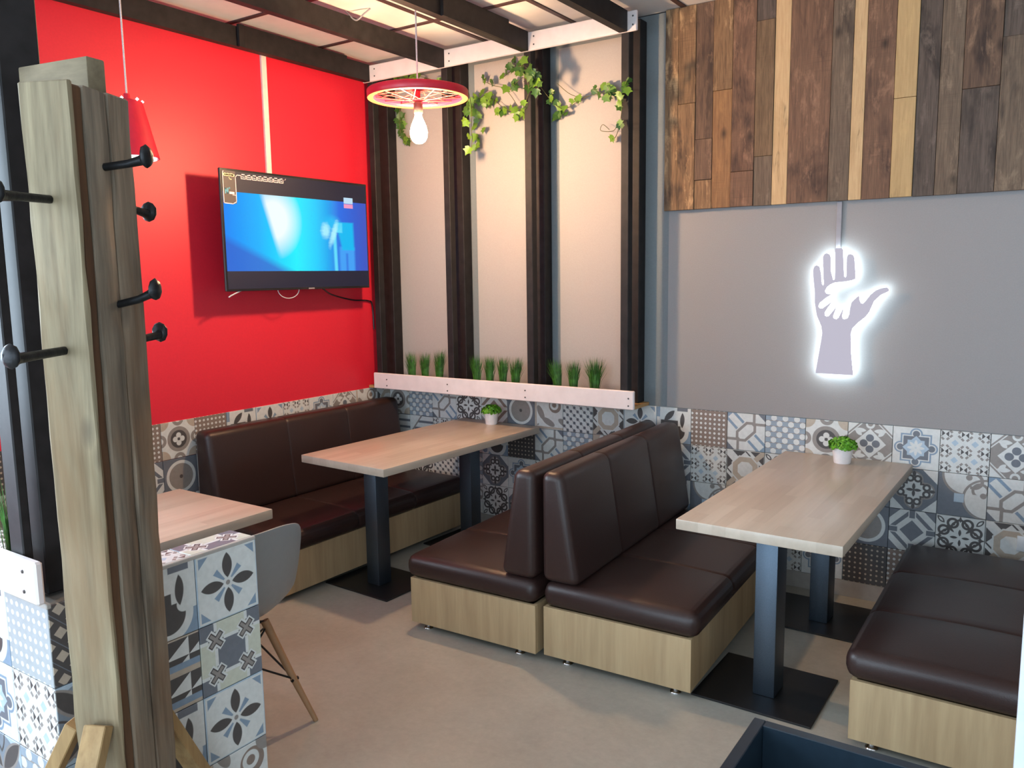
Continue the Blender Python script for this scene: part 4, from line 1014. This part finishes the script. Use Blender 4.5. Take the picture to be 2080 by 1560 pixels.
# ------------------------------------------------------------------ shell chair
ch = thing('shell_chair', 'light grey plastic shell chair with wooden legs beyond the end of the tiled half wall', 'chair', (1.415, -2.46, G), 0.0); ch.scale = (1, 1, 0.95)
def shell():
    prof = [(-0.27, 0.425), (-0.255, 0.45), (-0.2, 0.452), (-0.08, 0.437), (0.04, 0.43), (0.11, 0.437), (0.165, 0.475), (0.195, 0.54), (0.215, 0.63), (0.228, 0.72), (0.238, 0.795), (0.24, 0.815)]
    half = [0.17, 0.2, 0.225, 0.235, 0.235, 0.235, 0.238, 0.24, 0.24, 0.235, 0.225, 0.2]
    lift = [0, 0.005, 0.03, 0.06, 0.075, 0.07, 0.035, 0.0, 0, 0, 0, 0]
    wrap = [0, 0, 0, 0, 0, 0.02, 0.05, 0.065, 0.06, 0.05, 0.045, 0.04]
    NC = 14; bm = bmesh.new(); g = []
    for (x, z), h, l, w in zip(prof, half, lift, wrap):
        row = []
        for k in range(NC+1):
            q = -1+2*k/NC; e = abs(q)**3
            zz = z + l*e
            if z > 0.78: zz -= 0.03*e*0.8
            row.append(bm.verts.new((x - w*q*q, h*q, zz)))
        g.append(row)
    for A, B in zip(g, g[1:]):
        for k in range(NC): bm.faces.new((A[k], A[k+1], B[k+1], B[k]))
    bmesh.ops.recalc_face_normals(bm, faces=bm.faces)
    bmesh.ops.solidify(bm, geom=bm.faces[:], thickness=0.007)
    me = fin(bm, 'shell', True, 60)
    return me
so = link('shell', shell(), MAT['shell'], ch)
md = so.modifiers.new('smooth', 'SUBSURF'); md.levels = 1; md.render_levels = 1
LEGS = [(0.215, 0.225), (0.215, -0.225), (-0.235, 0.225), (-0.235, -0.225)]
tops = [(0.09, 0.12), (0.09, -0.12), (-0.12, 0.12), (-0.12, -0.12)]
for (x, y), (a, b) in zip(LEGS, tops):
    tube('leg', [(x, y, 0), ((x+a)/2, (y+b)/2, 0.2), (a, b, 0.415)], [0.009, 0.013, 0.015], MAT['beech'], ch, 10)
def mid(i, f):
    (x, y), (a, b) = LEGS[i], tops[i]; return Vector((x+(a-x)*f, y+(b-y)*f, 0.415*f))
for (i, j) in ((0, 1), (1, 3), (3, 2), (2, 0)):
    tube('strut', [mid(i, 0.42), mid(j, 0.95)], 0.004, MAT['wire'], ch, 6)
    tube('strut', [mid(j, 0.42), mid(i, 0.95)], 0.004, MAT['wire'], ch, 6)
for i in range(4):
    tube('bolt', [mid(i, 0.42)+Vector((0, -0.014, 0)), mid(i, 0.42)+Vector((0, 0.014, 0))], 0.008, MAT['wire'], ch, 8)
    a, b = tops[i]; tube('bracket', [(a*0.4, b*0.4, 0.42), (a, b, 0.41), mid(i, 0.9)], 0.006, MAT['wire'], ch, 6)

# ------------------------------------------------------------------ coat rack
P0 = Vector((2.214, -3.28, 0)); RA = Vector((-0.9023, -0.4311, 0)); RN = Vector((-0.4311, 0.9023, 0))
rk = thing('coat_rack', 'rustic coat rack of rough timber beams with iron spikes, at left foreground', 'coat rack', P0+Vector((0, 0, G)))
def foot2(o, la, ln): return [(o+q).to_2d() for q in (Vector((0, 0, 0)), RA*la, RA*la+RN*ln, RN*ln)]
def rough(me, seed, amp=0.004, axis=2):
    R = random.Random(seed)
    bm = bmesh.new(); bm.from_mesh(me)
    es = [e for e in bm.edges if abs((e.verts[0].co-e.verts[1].co).normalized()[axis]) > 0.95 and e.calc_length() > 0.4]
    bmesh.ops.subdivide_edges(bm, edges=es, cuts=22, use_grid_fill=True)
    for v in bm.verts:
        v.co.x += R.uniform(-amp, amp); v.co.y += R.uniform(-amp, amp)
    for f in bm.faces: f.smooth = True
    me2 = bpy.data.meshes.new(me.name); bm.to_mesh(me2); bm.free(); me2.set_sharp_from_angle(angle=math.radians(35))
    return me2
Z0 = Vector((0, 0, 0))
pale = link('pale_plank', rough(prism(foot2(Z0, 0.106, 0.012), 0.0, 1.986, 0.003), 1, 0.0018), MAT['rack_pale'], rk); pale['label'] = 'pale grey beige weathered plank'
link('edge_plank', rough(prism(foot2(RA*0.005+RN*0.0125, 0.1, 0.030), 0.0, 1.982, 0.004), 2, 0.002), MAT['rack_edge'], rk)
dk = link('dark_beam', rough(prism(foot2(RN*0.043, 0.095, 0.068), 0.0, 1.984, 0.003), 3, 0.0018), MAT['rack_dark'], rk); dk['label'] = 'dark grey brown weathered beam'
link('dark_beam', rough(prism(foot2(RN*0.1165, 0.096, 0.076), 0.0, 1.986, 0.004), 4, 0.002), MAT['rack_dark'], rk)
R1 = RN*0.125+RA*0.045; dv = (RA*0.20+RN*0.055); nn = Vector((-dv.y, dv.x, 0)).normalized()*-0.045
if nn.dot(RN) < 0: nn = -nn
link('cross_block', prism([q.to_2d() for q in (R1, R1+dv, R1+dv+nn, R1+nn)], 1.988, 2.062, 0.004, 2, smooth=True), MAT['rack_block'], rk)
def spike(p, d, L=0.125, up=0.012):
    """railway spike: square shank, offset domed head"""
    d = d.normalized(); s = Vector((-d.y, d.x, 0)); uz = Vector((0, 0, 1))
    bm = bmesh.new()
    K = 10
    def ringv(c, w, h): return [bm.verts.new(c + s*w*math.cos(2*PI*(k+0.5)/K)*1.05 + uz*h*math.sin(2*PI*(k+0.5)/K)*1.05) for k in range(K)]
    e = p + d*L + uz*up; hd = e + uz*0.006
    rings = [ringv(p - d*0.02, 0.008, 0.008), ringv(p + d*L*0.6 + uz*up*0.5, 0.0082, 0.0082), ringv(p + d*L*0.88 + uz*up*0.8, 0.0092, 0.0092), ringv(e, 0.0105, 0.011)]
    rings += [ringv(hd + d*0.003, 0.0165, 0.020), ringv(hd + d*0.008, 0.018, 0.022), ringv(hd + d*0.013, 0.0155, 0.018), ringv(hd + d*0.016, 0.009, 0.010)]
    for A, B in zip(rings, rings[1:]):
        for k in range(K): bm.faces.new((A[k], A[(k+1) % K], B[(k+1) % K], B[k]))
    bm.faces.new(rings[0][::-1]); bm.faces.new(rings[-1])
    R = random.Random(int(p.z*1000))
    for v in bm.verts: v.co += Vector((R.uniform(-1, 1), R.uniform(-1, 1), R.uniform(-1, 1)))*0.0009
    return link('spike', fin(bm, 'spike', True, 50), MAT['iron'], rk)
spike(RA*0.06+Vector((0, 0, 1.764)), -RN, 0.13, -0.004)
spike(RA*0.056+Vector((0, 0, 1.469)), -RN, 0.135, -0.004)
spike(RN*0.092+Vector((0, 0, 1.832)), -RA, 0.085, 0.014)
spike(RN*0.106+Vector((0, 0, 1.552)), -RA, 0.075, 0.028)
spike(RN*0.192+RA*0.03+Vector((0, 0, 1.764)), RN, 0.085, -0.01)
spike(RN*0.192+RA*0.02+Vector((0, 0, 1.474)), RN, 0.08, 0.006)
def brace(o, d, top, w=0.045, t=0.03, foot=0.42):
    d = d.normalized(); s = Vector((-d.y, d.x, 0))*w/2
    p0 = o+Vector((0, 0, top)); p1 = o + d*foot
    ax = (p1-p0).normalized(); nn = ax.cross(s).normalized()*t
    if nn.dot(d) < 0: nn = -nn
    bm = bmesh.new(); A = []
    cs = [(-s), (s), (s+nn), (-s+nn)]
    lo = [bm.verts.new(p1+c) for c in cs]; hi = [bm.verts.new(p0+c) for c in cs]
    for v in lo: v.co.z = max(v.co.z, 0.0)
    bm.faces.new(lo[::-1]); bm.faces.new(hi)
    for i in range(4): bm.faces.new((lo[i], lo[(i+1) % 4], hi[(i+1) % 4], hi[i]))
    bmesh.ops.bevel(bm, geom=bm.edges[:], offset=0.002, segments=1, affect='EDGES')
    return link('brace', fin(bm, 'brace'), MAT['brace'], rk)
brace(RA*0.04-RN*0.001, -RN, 0.675, 0.05, 0.03, 0.36)
brace(RA*0.107+RN*0.02, RA, 0.654, 0.034, 0.03, 0.36)
brace(RN*0.195+RA*0.05, RN, 0.584, 0.05, 0.03, 0.36)

# ------------------------------------------------------------------ black box and white jamb at lower right
bo = thing('black_box', 'open black box with a flat rim in the lower right foreground', 'box', (3.21, -2.165, G))
BX, BY, BZ, T = 0.53, -0.62, 0.464, 0.03
bx('side_panel', (0, BY, 0), (T, 0, BZ), MAT['boxblk'], bo, 0.002)
bx('side_panel', (BX-T, BY, 0), (BX, 0, BZ), MAT['boxblk'], bo, 0.002)
bx('back_panel', (T, -T, 0), (BX-T, 0, BZ), MAT['boxblk'], bo, 0.002)
bx('front_panel', (T, BY, 0), (BX-T, BY+T, BZ), MAT['boxblk'], bo, 0.002)
bx('bottom', (T, BY+T, 0.22), (BX-T, -T, 0.235), MAT['boxblk'], bo)
o = thing('white_jamb', 'white upright jamb cutting the right edge of the photo beside the bench', 'jamb', (3.784, -2.5, G))
bx('board', (0, -0.02, 0), (0.07, 0.02, 2.1), MAT['white'], o, 0.004, 2)
